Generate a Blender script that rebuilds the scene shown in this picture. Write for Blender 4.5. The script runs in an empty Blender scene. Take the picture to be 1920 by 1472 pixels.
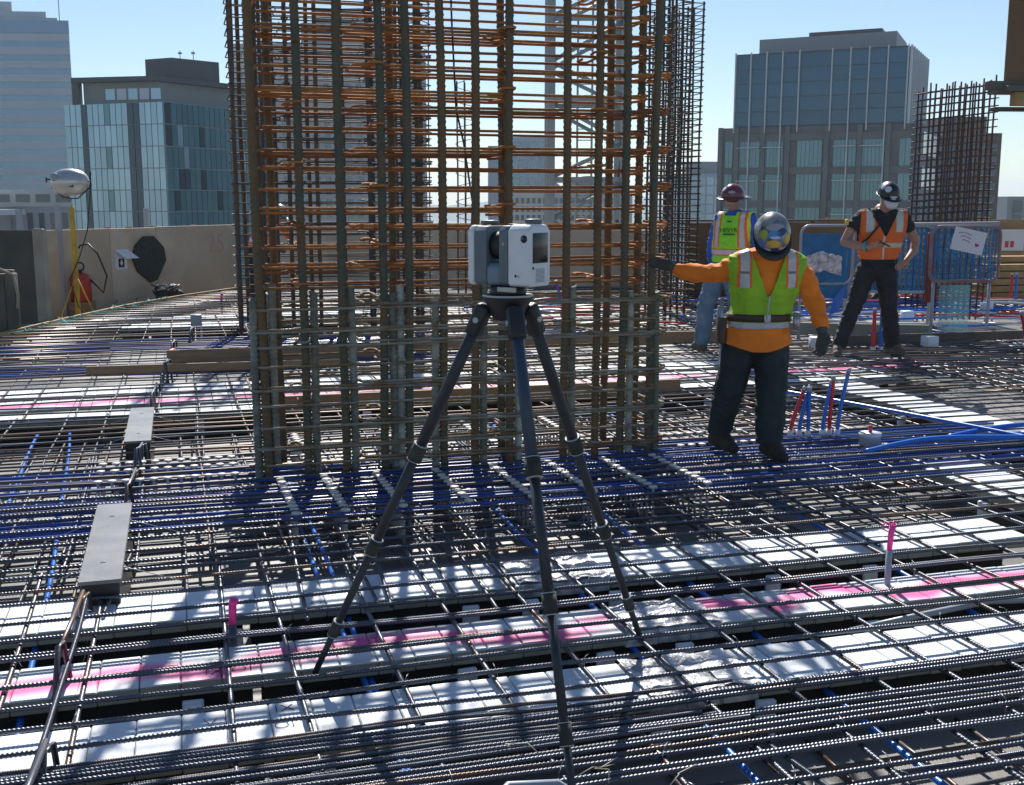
import bpy, bmesh, math, random
import numpy as np
from mathutils import Vector, Matrix, Euler
random.seed(7)
S = bpy.context.scene
COL = S.collection
R = math.radians

# ------------------------------------------------------------------ camera, sky, sun, exposure
cam = bpy.data.cameras.new('camera'); cam_o = bpy.data.objects.new('camera', cam); COL.objects.link(cam_o)
cam.sensor_width = 36; cam.lens = 39.94; cam.clip_start = 0.05; cam.clip_end = 9000
cam_o.location = (0, 0, 1.55); cam_o.rotation_euler = (R(90 - 9.49), 0, 0)
S.camera = cam_o
SUN_EL, SUN_AZ = 42.0, -4.0            # azimuth clockwise from +Y
W = bpy.data.worlds.new('World'); S.world = W; W.use_nodes = True
wn = W.node_tree; bgn = wn.nodes['Background']
sky = wn.nodes.new('ShaderNodeTexSky'); sky.sky_type = 'NISHITA'; sky.sun_disc = False
sky.sun_elevation = R(SUN_EL); sky.sun_rotation = R(SUN_AZ); sky.altitude = 60
sky.air_density = 1.0; sky.dust_density = 0.1; sky.ozone_density = 3.0
wn.links.new(sky.outputs[0], bgn.inputs[0]); bgn.inputs[1].default_value = 0.07
sl = bpy.data.lights.new('sun', 'SUN'); sl.energy = 4.8; sl.angle = R(0.53); sl.color = (1, 0.95, 0.87)
sun = bpy.data.objects.new('sun', sl); COL.objects.link(sun)
sd = Vector((math.sin(R(SUN_AZ)) * math.cos(R(SUN_EL)), math.cos(R(SUN_AZ)) * math.cos(R(SUN_EL)), math.sin(R(SUN_EL))))
sun.rotation_euler = sd.to_track_quat('Z', 'Y').to_euler(); sun.location = (0, 10, 30)
S.view_settings.view_transform = 'Standard'; S.view_settings.look = 'None'
S.view_settings.exposure = 0.65; S.view_settings.gamma = 1.0; S.view_settings.use_curve_mapping = False
S.render.engine = 'CYCLES'
S.cycles.max_bounces = 6; S.cycles.transparent_max_bounces = 12

# ------------------------------------------------------------------ slab grid frame
GA = R(16.3); CU, SU = math.cos(GA), math.sin(GA)
def xy(u, v, z=0.0): return Vector((u * CU - v * SU, u * SU + v * CU, z))

# ------------------------------------------------------------------ materials
MATS = {}
def mat(name, c1, c2=None, scale=6.0, rough=0.7, metal=0.0, bump=0.0, bscale=40.0, rnd=0.0, lo=0.35, hi=0.65,
        spec=0.5, alpha=None, trans=0.0, detail=4.0, stretch=None, coat=0.0, subsurf=0):
    if name in MATS: return MATS[name]
    m = bpy.data.materials.new(name); m.use_nodes = True
    n = m.node_tree.nodes; L = m.node_tree.links; b = n['Principled BSDF']
    b.inputs['Roughness'].default_value = rough; b.inputs['Metallic'].default_value = metal
    b.inputs['Specular IOR Level'].default_value = spec
    b.inputs['Transmission Weight'].default_value = trans
    b.inputs['Coat Weight'].default_value = coat
    if alpha is not None: b.inputs['Alpha'].default_value = alpha
    tc = n.new('ShaderNodeTexCoord'); src = tc.outputs['Object']
    if stretch:
        mp = n.new('ShaderNodeMapping'); mp.inputs['Scale'].default_value = stretch
        L.new(src, mp.inputs[0]); src = mp.outputs[0]
    oi = None
    if rnd or c2:
        oi = n.new('ShaderNodeObjectInfo')
        ad = n.new('ShaderNodeVectorMath'); ad.operation = 'ADD'
        ml = n.new('ShaderNodeMath'); ml.operation = 'MULTIPLY'; ml.inputs[1].default_value = 37.0
        L.new(oi.outputs['Random'], ml.inputs[0]); L.new(src, ad.inputs[0]); L.new(ml.outputs[0], ad.inputs[1])
        src = ad.outputs[0]
    if c2:
        nz = n.new('ShaderNodeTexNoise'); nz.inputs['Scale'].default_value = scale; nz.inputs['Detail'].default_value = detail
        L.new(src, nz.inputs['Vector'])
        fac = nz.outputs['Fac']
        if rnd:
            a = n.new('ShaderNodeMath'); a.operation = 'MULTIPLY_ADD'; a.inputs[1].default_value = rnd; a.inputs[2].default_value = -rnd / 2
            L.new(oi.outputs['Random'], a.inputs[0])
            s = n.new('ShaderNodeMath'); s.operation = 'ADD'; L.new(fac, s.inputs[0]); L.new(a.outputs[0], s.inputs[1]); fac = s.outputs[0]
        cr = n.new('ShaderNodeMapRange'); cr.inputs['From Min'].default_value = lo; cr.inputs['From Max'].default_value = hi
        L.new(fac, cr.inputs['Value'])
        mx = n.new('ShaderNodeMix'); mx.data_type = 'RGBA'
        mx.inputs['A'].default_value = (*c1, 1); mx.inputs['B'].default_value = (*c2, 1)
        L.new(cr.outputs[0], mx.inputs['Factor']); L.new(mx.outputs['Result'], b.inputs['Base Color'])
    else:
        b.inputs['Base Color'].default_value = (*c1, 1)
    if bump:
        bz = n.new('ShaderNodeTexNoise'); bz.inputs['Scale'].default_value = bscale; bz.inputs['Detail'].default_value = 3
        L.new(src, bz.inputs['Vector'])
        bp = n.new('ShaderNodeBump'); bp.inputs['Strength'].default_value = bump; bp.inputs['Distance'].default_value = 0.01
        L.new(bz.outputs['Fac'], bp.inputs['Height']); L.new(bp.outputs[0], b.inputs['Normal'])
    MATS[name] = m; return m

M_BAR = mat('mill_scale_steel', (0.105, 0.112, 0.135), (0.20, 0.11, 0.055), 2.2, 0.38, 0.65, 0.1, 90, rnd=0.45, lo=0.6, hi=0.9)
M_BARF = mat('dull_rebar_steel', (0.10, 0.105, 0.125), (0.17, 0.10, 0.055), 1.5, 0.42, 0.6, rnd=0.5, lo=0.5, hi=0.8)
M_VERT = mat('weathered_column_bar', (0.085, 0.098, 0.072), (0.17, 0.105, 0.05), 7, 0.65, 0.3, 0.3, 120, rnd=0.3)
M_DOWEL = mat('cement_splashed_bar', (0.42, 0.43, 0.37), (0.15, 0.155, 0.125), 7, 0.85, 0.05, 0.5, 60, rnd=0.3)
M_DOWELG = mat('green_sprayed_bar', (0.16, 0.175, 0.14), (0.04, 0.22, 0.09), 8, 0.8, 0.05, 0.4, 60, lo=0.5, hi=0.7)
M_RUST = mat('rusty_tie_steel', (0.46, 0.19, 0.05), (0.24, 0.095, 0.035), 9, 0.75, 0.25, 0.3, 120, rnd=0.4)
M_TIEG = mat('cement_splashed_tie', (0.28, 0.28, 0.23), (0.20, 0.12, 0.06), 9, 0.85, 0.05, 0.5, 80, rnd=0.3)
M_FARB = mat('far_rebar_steel', (0.06, 0.06, 0.065), (0.13, 0.075, 0.04), 2, 0.6, 0.4, rnd=0.4)
M_PURP = mat('bluish_rebar_steel', (0.07, 0.06, 0.11), (0.10, 0.06, 0.05), 2, 0.6, 0.4, rnd=0.4)
M_PLY = mat('film_faced_plywood', (0.12, 0.118, 0.115), (0.19, 0.182, 0.172), 3.5, 0.5, 0, 0.15, 25, rnd=0.5, detail=8)
M_FOAM = mat('white_foam', (0.74, 0.79, 0.84), (0.46, 0.51, 0.55), 7, 0.5, 0, 0.12, 9, rnd=0.25, lo=0.48, hi=0.85, detail=9)
M_FOIL = mat('crumpled_white_wrap', (0.78, 0.78, 0.80), (0.30, 0.31, 0.34), 18, 0.35, 0.1, 0.9, 40, rnd=0.2)
M_CHAIR = mat('white_plastic_chair', (0.70, 0.74, 0.80), rough=0.45)
M_BLUE = mat('blue_sheath', (0.018, 0.055, 0.26), (0.025, 0.085, 0.36), 3, 0.28, rnd=0.3, coat=0.2)
M_BLUE2 = mat('light_blue_sheath', (0.02, 0.16, 0.62), rough=0.3)
M_RED = mat('red_pipe', (0.62, 0.03, 0.045), rough=0.35)
M_WHITEP = mat('white_conduit', (0.62, 0.65, 0.70), rough=0.35)
M_GREYP = mat('grey_conduit', (0.32, 0.36, 0.42), rough=0.4)
M_WOOD = mat('sawn_timber', (0.36, 0.24, 0.14), (0.24, 0.155, 0.09), 4, 0.75, 0, 0.2, 30, stretch=(0.6, 6, 6))
M_WOODY = mat('yellow_timber', (0.42, 0.29, 0.13), (0.32, 0.20, 0.08), 4, 0.75, 0, 0.2, 30)
M_WALLP = mat('site_plywood', (0.50, 0.405, 0.29), (0.64, 0.54, 0.41), 2.2, 0.8, 0, 0.15, 12, rnd=0.5)
M_WALLB = mat('brown_plywood', (0.13, 0.075, 0.035), (0.20, 0.12, 0.06), 1.2, 0.7, 0, 0.15, 12, rnd=0.4)
M_WALLD = mat('dark_and_shaded_plywood', (0.075, 0.07, 0.06), (0.14, 0.125, 0.10), 1.8, 0.8, 0, 0.2, 12)  # dark timber; on the left formwork panel the dark tone is painted-in shade
M_BLACK = mat('black_plastic', (0.018, 0.02, 0.022), rough=0.5)
M_RUBBER = mat('black_rubber', (0.025, 0.03, 0.026), (0.05, 0.055, 0.045), 20, 0.8, 0, 0.4, 40)
M_CARBON = mat('matt_carbon', (0.022, 0.027, 0.034), (0.032, 0.038, 0.045), 60, 0.5, 0, 0.05, 200)
M_STEEL = mat('galvanised_steel', (0.42, 0.45, 0.48), (0.33, 0.36, 0.40), 6, 0.4, 0.8)
M_SCW = mat('white_instrument_shell', (0.72, 0.74, 0.77), (0.68, 0.70, 0.73), 30, 0.38, coat=0.1)
M_SCG = mat('grey_instrument_shell', (0.13, 0.165, 0.19), (0.11, 0.145, 0.17), 40, 0.5)
M_SCB = mat('blue_grey_shell', (0.16, 0.22, 0.28), rough=0.45)
M_GLASSB = mat('black_glass', (0.008, 0.009, 0.01), rough=0.08, spec=0.6)
M_PINK = mat('pink_tape', (0.85, 0.03, 0.30), (0.95, 0.10, 0.42), 30, 0.6)
M_YEL = mat('yellow_paint', (0.62, 0.40, 0.02), (0.42, 0.27, 0.03), 9, 0.5, 0, 0.1)
M_REDP = mat('red_enamel', (0.52, 0.045, 0.02), (0.40, 0.03, 0.02), 8, 0.35)
M_SILV = mat('silver_fabric', (0.62, 0.62, 0.60), (0.52, 0.52, 0.5), 5, 0.32, 0.55, 0.2, 8)
M_PAPER = mat('white_paper', (0.72, 0.74, 0.78), rough=0.8)
M_INK = mat('black_ink', (0.02, 0.02, 0.025), rough=0.8)
M_MAG = mat('magenta_ink', (0.55, 0.02, 0.25), rough=0.8)
M_GREEN = mat('green_plastic', (0.02, 0.42, 0.03), rough=0.4)
M_ORPL = mat('orange_plastic', (0.75, 0.12, 0.02), rough=0.5)

def mat_paint_strip(name, amp, mid, phase, width):
    """white foam with a wavering sprayed pink line along its length (real paint on the panels)"""
    m = bpy.data.materials.new(name); m.use_nodes = True
    n = m.node_tree.nodes; L = m.node_tree.links; b = n['Principled BSDF']; b.inputs['Roughness'].default_value = 0.45
    ge = n.new('ShaderNodeNewGeometry'); mp = n.new('ShaderNodeVectorRotate'); mp.rotation_type = 'Z_AXIS'
    mp.inputs['Angle'].default_value = -GA; L.new(ge.outputs['Position'], mp.inputs['Vector'])
    sx = n.new('ShaderNodeSeparateXYZ'); L.new(mp.outputs[0], sx.inputs[0])
    nz = n.new('ShaderNodeTexNoise'); nz.noise_dimensions = '1D'; nz.inputs['Scale'].default_value = 1.7; nz.inputs['Detail'].default_value = 1.5
    aw = n.new('ShaderNodeMath'); aw.operation = 'ADD'; aw.inputs[1].default_value = phase; L.new(sx.outputs[0], aw.inputs[0]); L.new(aw.outputs[0], nz.inputs['W'])
    c = n.new('ShaderNodeMath'); c.operation = 'MULTIPLY_ADD'; c.inputs[1].default_value = amp; c.inputs[2].default_value = mid - amp / 2
    L.new(nz.outputs['Fac'], c.inputs[0])
    d = n.new('ShaderNodeMath'); d.operation = 'SUBTRACT'; L.new(sx.outputs[1], d.inputs[0]); L.new(c.outputs[0], d.inputs[1])
    a = n.new('ShaderNodeMath'); a.operation = 'ABSOLUTE'; L.new(d.outputs[0], a.inputs[0])
    mr = n.new('ShaderNodeMapRange'); mr.inputs['From Min'].default_value = width; mr.inputs['From Max'].default_value = width * 0.35
    L.new(a.outputs[0], mr.inputs['Value'])
    n2 = n.new('ShaderNodeTexNoise'); n2.inputs['Scale'].default_value = 3.1; L.new(ge.outputs['Position'], n2.inputs['Vector'])
    m2 = n.new('ShaderNodeMapRange'); m2.inputs['From Min'].default_value = 0.26; m2.inputs['From Max'].default_value = 0.42; L.new(n2.outputs['Fac'], m2.inputs['Value'])
    mu = n.new('ShaderNodeMath'); mu.operation = 'MULTIPLY'; L.new(mr.outputs[0], mu.inputs[0]); L.new(m2.outputs[0], mu.inputs[1])
    n3 = n.new('ShaderNodeTexNoise'); n3.inputs['Scale'].default_value = 6; L.new(ge.outputs['Position'], n3.inputs['Vector'])
    w = n.new('ShaderNodeMix'); w.data_type = 'RGBA'; w.inputs['A'].default_value = (0.72, 0.77, 0.82, 1); w.inputs['B'].default_value = (0.60, 0.64, 0.68, 1); L.new(n3.outputs['Fac'], w.inputs['Factor'])
    k = n.new('ShaderNodeMix'); k.data_type = 'RGBA'; k.inputs['B'].default_value = (0.80, 0.10, 0.34, 1)
    L.new(w.outputs['Result'], k.inputs['A']); L.new(mu.outputs[0], k.inputs['Factor']); L.new(k.outputs['Result'], b.inputs['Base Color'])
    bp = n.new('ShaderNodeBump'); bp.inputs['Strength'].default_value = 0.2; bp.inputs['Distance'].default_value = 0.01
    n4 = n.new('ShaderNodeTexNoise'); n4.inputs['Scale'].default_value = 8; L.new(ge.outputs['Position'], n4.inputs['Vector']); L.new(n4.outputs['Fac'], bp.inputs['Height']); L.new(bp.outputs[0], b.inputs['Normal'])
    return m

# ------------------------------------------------------------------ mesh helpers
class MB:
    def __init__(s): s.v = []; s.f = []; s.m = []; s.sm = []
    def add(s, vs, fs, mi=0, smooth=False):
        o = len(s.v); s.v += [tuple(p) for p in vs]
        s.f += [tuple(i + o for i in f) for f in fs]; s.m += [mi] * len(fs); s.sm += [smooth] * len(fs); return s
    def box(s, a, b, mi=0, M=None):
        x0, y0, z0 = a; x1, y1, z1 = b
        vs = [Vector(p) for p in ((x0,y0,z0),(x1,y0,z0),(x1,y1,z0),(x0,y1,z0),(x0,y0,z1),(x1,y0,z1),(x1,y1,z1),(x0,y1,z1))]
        if M: vs = [M @ p for p in vs]
        return s.add(vs, ((3,2,1,0),(4,5,6,7),(0,1,5,4),(1,2,6,5),(2,3,7,6),(3,0,4,7)), mi)
    def bbox(s, a, b, bev=0.01, mi=0, M=None, seg=2, smooth=True):
        bm = bmesh.new(); bmesh.ops.create_cube(bm, size=1)
        c = [(a[i] + b[i]) / 2 for i in range(3)]; d = [b[i] - a[i] for i in range(3)]
        for v in bm.verts: v.co = Vector((v.co[0] * d[0] + c[0], v.co[1] * d[1] + c[1], v.co[2] * d[2] + c[2]))
        bmesh.ops.bevel(bm, geom=bm.edges[:], offset=bev, segments=seg, profile=0.5, affect='EDGES')
        if M: bmesh.ops.transform(bm, matrix=M, verts=bm.verts)
        bm.verts.index_update()
        s.add([v.co for v in bm.verts], [[v.index for v in f.verts] for f in bm.faces], mi, smooth); bm.free(); return s
    def tube(s, pts, r, n=8, mi=0, closed=False, caps=True, smooth=True):
        P = [Vector(p) for p in pts]; k = len(P); rr = r if isinstance(r, (list, tuple)) else [r] * k
        prev = None; vs = []
        for i in range(k):
            if closed: t = P[(i + 1) % k] - P[i - 1]
            else: t = P[min(i + 1, k - 1)] - P[max(i - 1, 0)]
            t.normalize()
            if prev is None: nrm = t.orthogonal().normalized()
            else:
                nrm = prev - t * prev.dot(t)
                if nrm.length < 1e-6: nrm = t.orthogonal()
                nrm.normalize()
            prev = nrm; bn = t.cross(nrm)
            for j in range(n):
                a = 2 * math.pi * j / n; vs.append(P[i] + (nrm * math.cos(a) + bn * math.sin(a)) * rr[i])
        fs = []
        for i in range(k if closed else k - 1):
            i2 = (i + 1) % k
            for j in range(n): fs.append((i * n + j, i * n + (j + 1) % n, i2 * n + (j + 1) % n, i2 * n + j))
        s.add(vs, fs, mi, smooth)
        if not closed and caps:
            o = len(s.v) - len(vs)
            s.f += [tuple(o + j for j in range(n))[::-1], tuple(o + (k - 1) * n + j for j in range(n))]; s.m += [mi, mi]; s.sm += [False, False]
        return s
    def cyl(s, p0, p1, r, n=10, mi=0, r1=None): return s.tube([p0, p1], [r, r if r1 is None else r1], n, mi)
    def lathe(s, prof, n=20, mi=0, M=None, smooth=True):
        vs = []; fs = []
        for (r, z) in prof:
            for j in range(n):
                a = 2 * math.pi * j / n; p = Vector((r * math.cos(a), r * math.sin(a), z)); vs.append(M @ p if M else p)
        for i in range(len(prof) - 1):
            for j in range(n): fs.append((i * n + j, i * n + (j + 1) % n, (i + 1) * n + (j + 1) % n, (i + 1) * n + j))
        return s.add(vs, fs, mi, smooth)
    def prism(s, poly, a, b, M=None, mi=0):
        k = len(poly); vs = [Vector((p[0], p[1], a)) for p in poly] + [Vector((p[0], p[1], b)) for p in poly]
        if M: vs = [M @ p for p in vs]
        return s.add(vs, [tuple(range(k))[::-1], tuple(range(k, 2 * k))] + [(i, (i + 1) % k, k + (i + 1) % k, k + i) for i in range(k)], mi)
    def mesh(s, name, mats):
        me = bpy.data.meshes.new(name); me.from_pydata(s.v, [], s.f)
        for m in (mats if isinstance(mats, (list, tuple)) else [mats]): me.materials.append(m)
        me.polygons.foreach_set('material_index', s.m); me.polygons.foreach_set('use_smooth', s.sm); me.update(); return me
    def build(s, name, mats, parent=None): return link(name, s.mesh(name, mats), parent)

def link(name, me, parent=None, M=None):
    o = bpy.data.objects.new(name, me); COL.objects.link(o)
    if parent: o.parent = parent
    if M is not None: o.matrix_basis = M
    return o
def tag(o, label, cat, group=None, kind=None):
    if label: o['label'] = label
    if cat: o['category'] = cat
    if group: o['group'] = group
    if kind: o['kind'] = kind
    return o
def thing(name, label, cat, loc=(0, 0, 0), rz=0.0, group=None):
    o = bpy.data.objects.new(name, None); COL.objects.link(o); o.empty_display_size = 0.1
    o.location = loc; o.rotation_euler = (0, 0, rz); return tag(o, label, cat, group)
def aim(p0, p1, L=1.0, roll=0.0):
    """matrix taking local +X (length L) onto p0->p1"""
    d = Vector(p1) - Vector(p0); q = d.to_track_quat('X', 'Z')
    return Matrix.Translation(p0) @ q.to_matrix().to_4x4() @ Matrix.Rotation(roll, 4, 'X') @ Matrix.Diagonal((d.length / L, 1, 1, 1))

def ribbed(name, L, r, m, n=8, pitch=None, h=0.12, bow=0.005):
    pitch = pitch or 1.35 * r; k = int(L / pitch); vs = []; fs = []; rings = 0
    prof = [(0.0, 1 - h * 0.4), (0.42, 1 - h * 0.4), (0.62, 1 + h), (0.82, 1 + h)]
    for i in range(k):
        for (t, q) in prof:
            x = min(L, (i + t) * pitch)
            for j in range(n):
                a = 2 * math.pi * j / n
                vs.append((x + 0.45 * r * math.cos(a), q * r * math.cos(a) + bow * (math.sin(x * 1.9 + 1) + 0.5 * math.sin(x * 4.3)), q * r * math.sin(a) + 0.6 * bow * math.sin(x * 2.7)))
            rings += 1
    for i in range(rings - 1):
        for j in range(n): fs.append((i * n + j, i * n + (j + 1) % n, (i + 1) * n + (j + 1) % n, (i + 1) * n + j))
    b = MB(); b.add(vs, fs, 0, True); o = (rings - 1) * n
    b.add(vs[:n], [tuple(range(n))[::-1]]); b.add(vs[o:], [tuple(range(n))])
    return b.mesh(name, m)
def plainbar(name, L, r, m, n=6):
    k = max(2, int(L / 0.35)); return MB().tube([(L * i / k, 0.007 * (math.sin(L * i / k * 1.7) + 0.5 * math.sin(L * i / k * 4.1)), 0.004 * math.sin(L * i / k * 2.3)) for i in range(k + 1)], r, n).mesh(name, m)
def text_mesh(txt, size, m, depth=0.0015, name='lettering', thin=0.0):
    cu = bpy.data.curves.new(name, 'FONT'); cu.body = txt; cu.size = size; cu.extrude = depth; cu.align_x = 'CENTER'; cu.align_y = 'CENTER'; cu.resolution_u = 3; cu.offset = -thin
    o = bpy.data.objects.new(name, cu); COL.objects.link(o)
    me = bpy.data.meshes.new_from_object(o.evaluated_get(bpy.context.evaluated_depsgraph_get()))
    bpy.data.objects.remove(o); me.materials.clear(); me.materials.append(m); return me
FACE = Matrix.Rotation(R(90), 4, 'X')      # text lying in XY -> upright, facing -Y

# ================================================================== SETTING
M_CITY = mat('city_ground', (0.11, 0.115, 0.10), (0.19, 0.19, 0.18), 0.02, 0.9)
M_HILL = mat('wooded_hill', (0.04, 0.06, 0.045), (0.07, 0.09, 0.07), 0.01, 0.95)
g = MB(); g.add([(-3600, -600, -45), (3600, -600, -45), (3600, 3900, -45), (-3600, 3900, -45)], [(0, 1, 2, 3)])
tag(g.build('ground', M_CITY), None, None, kind='structure')
h = MB(); pts = []; rh = random.Random(3)
NH = 160
prof = []
for i in range(NH + 1):
    x = -3000 + 6000 * i / NH
    prof.append((x, 12 * math.sin(x * 0.0021) + 9 * math.sin(x * 0.0057 + 1) + rh.uniform(-2, 2) + (10 if x > 300 else 0)))
vs = []
for x, z in prof: vs += [(x, 2900, -45), (x, 3150, z - 18), (x, 3350, z + rh.uniform(-1, 2)), (x, 3600, -45)]
fs = []
for i in range(NH):
    for j in range(3): a = i * 4 + j; fs.append((a, a + 4, a + 5, a + 1))
h.add(vs, fs, 0, True); tag(h.build('hills', M_HILL), None, None, kind='structure')

U0, U1, V0, V1 = -5.2, 14.6, -1.2, 24.5
M_CONC = mat('bare_concrete', (0.30, 0.29, 0.27), (0.22, 0.21, 0.20), 1.2, 0.85, 0, 0.2, 20)
dk = thing('deck', None, None, xy(0, 0, 0), GA); dk['kind'] = 'structure'
MB().box((U0, V0, -6.0), (U1, V1, -0.272)).build('deck_slab', M_CONC, dk)
sheet = MB().bbox((0.003, 0.003, -0.018), (2.437, 1.217, 0), 0.002, seg=1, smooth=False).mesh('plywood_sheet', M_PLY)
r0 = random.Random(11)
for j in range(int((V1 - V0) / 1.22)):
    for i in range(int((U1 - U0) / 2.44)):
        link('plywood_sheet', sheet, dk, Matrix.Translation((U0 + i * 2.44 + 0.02, V0 + j * 1.22 + 0.02, -0.25 + r0.uniform(-0.0015, 0.0015))))

# ---- upright formwork walls along the slab edge
def panel_wall(name, label, p0, p1, z0, z1, widths, m, thick=0.06, studs=True, group=None, capm=None):
    p0 = Vector((*p0, z0)); p1 = Vector((*p1, z0)); d = p1 - p0; ang = math.atan2(d.y, d.x)
    t = thing(name, label, 'wall', p0, ang, group); x = 0; tot = sum(widths); L = d.length
    for w in widths:
        w = w / tot * L
        MB().bbox((x + 0.004, 0, 0), (x + w - 0.004, thick, z1 - z0 + random.uniform(-0.012, 0.012)), 0.004, seg=1, smooth=False).build('plywood_panel', m, t)
        if studs:
            for sx in (x + 0.05, x + w / 2):
                MB().box((sx, thick + 0.002, 0), (sx + 0.05, thick + 0.10, z1 - z0 + 0.02)).build('stud', M_WOOD, t)
        x += w
    if capm: MB().box((0, -0.01, z1 - z0 + 0.014), (L, thick + 0.03, z1 - z0 + 0.05)).build('cap_rail', capm, t)
    return t, ang
wl, wla = panel_wall('formwork_wall', 'tan plywood formwork wall carrying the round black mat', (-7.12, 17.2), (-5.2, 21.6), -0.25, 1.14, [1.5, 1.1, 2.2], M_WALLP)
panel_wall('formwork_wall', 'shade-darkened formwork panel behind the bundle of pipes', (-9.2, 15.75), (-6.52, 15.6), -0.25, 1.18, [1.3, 1.3], M_WALLD)
MB_ = MB().bbox((-6.5, 15.52, -0.25), (-6.36, 15.68, 1.20), 0.01, seg=1, smooth=False).build('timber_post', mat('pale_post', (0.36, 0.33, 0.27), (0.28, 0.24, 0.19), 3, 0.85), None)
tag(MB_, 'pale upright timber post at the end of the dark formwork panel', 'post')
panel_wall('formwork_wall', 'tan plywood wall across the back behind the centre cage', (-4.9, 22.3), (2.9, 21.4), -0.25, 1.05, [1.2] * 6, M_WALLP)
panel_wall('formwork_wall', 'dark brown plywood wall behind the three workers', (3.0, 19.9), (6.0, 20.1), -0.25, 1.21, [1.5, 1.5], M_WALLB, capm=M_WALLB)
panel_wall('formwork_wall', 'orange tan plywood wall behind the timber stack on the right', (6.0, 22.0), (13.5, 21.8), -0.25, 1.24, [1.25] * 6, mat('orange_plywood', (0.34, 0.22, 0.11), (0.42, 0.29, 0.17), 1.2, 0.8))
# "25" chalked on the tan wall, and the notices
M_CHALK = mat('red_chalk', (0.55, 0.33, 0.25), rough=0.9)
o = link('chalk_number', text_mesh('25', 0.5, M_CHALK), wl, Matrix.Translation((4.2, -0.003, 1.05)) @ FACE)
# curved timber edge form round the slab
edge = [(-6.6, 8.0), (-6.25, 10.5), (-5.95, 13.0), (-5.86, 15.0), (-5.72, 16.9), (-5.42, 18.6), (-5.0, 20.1), (-4.6, 21.2)]
ef = thing('edge_form', 'curved timber edge form along the left slab edge', 'formwork', (-5.9, 14, -0.25))
for a, b in zip(edge[:-1], edge[1:]):
    p, q = Vector((*a, 0)), Vector((*b, 0)); d = (q - p).normalized(); nrm = Vector((-d.y, d.x, 0)); off = Vector((5.9, -14, 0.25))
    mb = MB(); vs = []
    for z in (-0.248, 0.055):
        for pp, s in ((p, 0), (q, 0), (q, 1), (p, 1)): vs.append(pp + nrm * (0.04 * s) + Vector((0, 0, z)) + off)
    mb.add(vs, ((3, 2, 1, 0), (4, 5, 6, 7), (0, 1, 5, 4), (1, 2, 6, 5), (2, 3, 7, 6), (3, 0, 4, 7))); mb.build('form_board', M_WOODY, ef)

# ================================================================== BACKGROUND BUILDINGS
def glassmat(name, c, rough=0.12, metal=0.55, c2=None, rnd=0.6):
    return mat(name, c, c2 or tuple(x * 0.75 for x in c), 0.05, rough, metal, rnd=rnd, lo=0.2, hi=0.8)
G_SKY = glassmat('sky_blue_glass', (0.40, 0.57, 0.68), 0.15, 0.4)
G_TEAL = glassmat('teal_glass', (0.14, 0.29, 0.33), 0.12, 0.4)
G_DARK = glassmat('dark_office_glass', (0.06, 0.125, 0.19), 0.1, 0.35, rnd=0.35)
G_GREY = glassmat('grey_green_glass', (0.15, 0.28, 0.34), 0.14, 0.35, rnd=0.4)
B_BROWN = mat('brown_grey_cladding', (0.19, 0.185, 0.185), (0.155, 0.15, 0.15), 0.3, 0.8)
B_PALE = mat('pale_cladding', (0.36, 0.36, 0.38), (0.31, 0.31, 0.33), 0.2, 0.8)
B_METAL = mat('grey_metal_panel', (0.27, 0.285, 0.30), rough=0.6)
B_DARK = mat('dark_metal_panel', (0.085, 0.09, 0.095), rough=0.6)
B_WHITE = mat('white_mullion', (0.62, 0.65, 0.68), rough=0.5)
B_CONC = mat('pale_concrete', (0.47, 0.46, 0.44), (0.40, 0.40, 0.385), 0.2, 0.85)
def fmat(P0, P1, z):
    d = Vector((P1[0] - P0[0], P1[1] - P0[1], 0)); return Matrix.Translation((P0[0], P0[1], z)) @ Matrix.Rotation(math.atan2(d.y, d.x), 4, 'Z'), d.length
def boxpart(name, a, b, m, parent, M=None):
    return link(name, MB().box(a, b).mesh(name, m), parent, M)
def curtain(par, M, L, z0, z1, nc, nr, gm, gap=0.09, depth=0.12, special=None, name='window_pane'):
    """grid of separate panes standing proud of the wall plane by depth; gaps read as mullions"""
    w = L / nc; hh = (z1 - z0) / nr; base = {}
    for i in range(nc):
        for j in range(nr):
            m = special(i, j) if special else None
            m = m or gm
            if m is False: continue
            if m not in base: base[m] = MB().box((gap / 2, -depth, gap / 2), (w - gap / 2, -0.02, hh - gap / 2)).mesh(name, m)
            link(name, base[m], par, M @ Matrix.Translation((i * w, 0, z0 + j * hh)))
def block(par, poly, z0, z1, m, name='wall_block'):
    return link(name, MB().prism(poly, z0, z1).mesh(name, m), par)

GZ = -45.0
# --- right hand office block
ob = thing('office_building', 'grey stepped office block with dark glass top storeys behind the workers', 'building', (34, 128, GZ))
def L_(p): return (p[0] - 34, p[1] - 128)
A0, A1, A2 = (24.4, 127.6), (40.5, 120.0), (46.4, 131.8)
A3 = (A0[0] + A2[0] - A1[0], A0[1] + A2[1] - A1[1])
zt = 17.36 - GZ; zm = 9.6 - GZ
block(ob, [L_(A0), L_(A1), L_(A2), L_(A3)], zm + 0.02, zt, B_DARK)
def ext(p, q, e):
    d = Vector((q[0] - p[0], q[1] - p[1])).normalized() * e; return (p[0] - d.x, p[1] - d.y), (q[0] + d.x, q[1] + d.y)
E0, E1 = ext(A0, A1, 1.7)
E2 = (E1[0] + A2[0] - A1[0], E1[1] + A2[1] - A1[1]); E3 = (E0[0] + A2[0] - A1[0], E0[1] + A2[1] - A1[1])
nn = Vector((A1[0] - A2[0], A1[1] - A2[1])).normalized() * 0.3
C0, C1 = ext(A0, A1, 0.0); 
block(ob, [L_(E0), L_(E1), L_(E2), L_(E3)], 0, zm, B_BROWN)
M, LL = fmat(L_(A0), L_(A1), 0)
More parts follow.
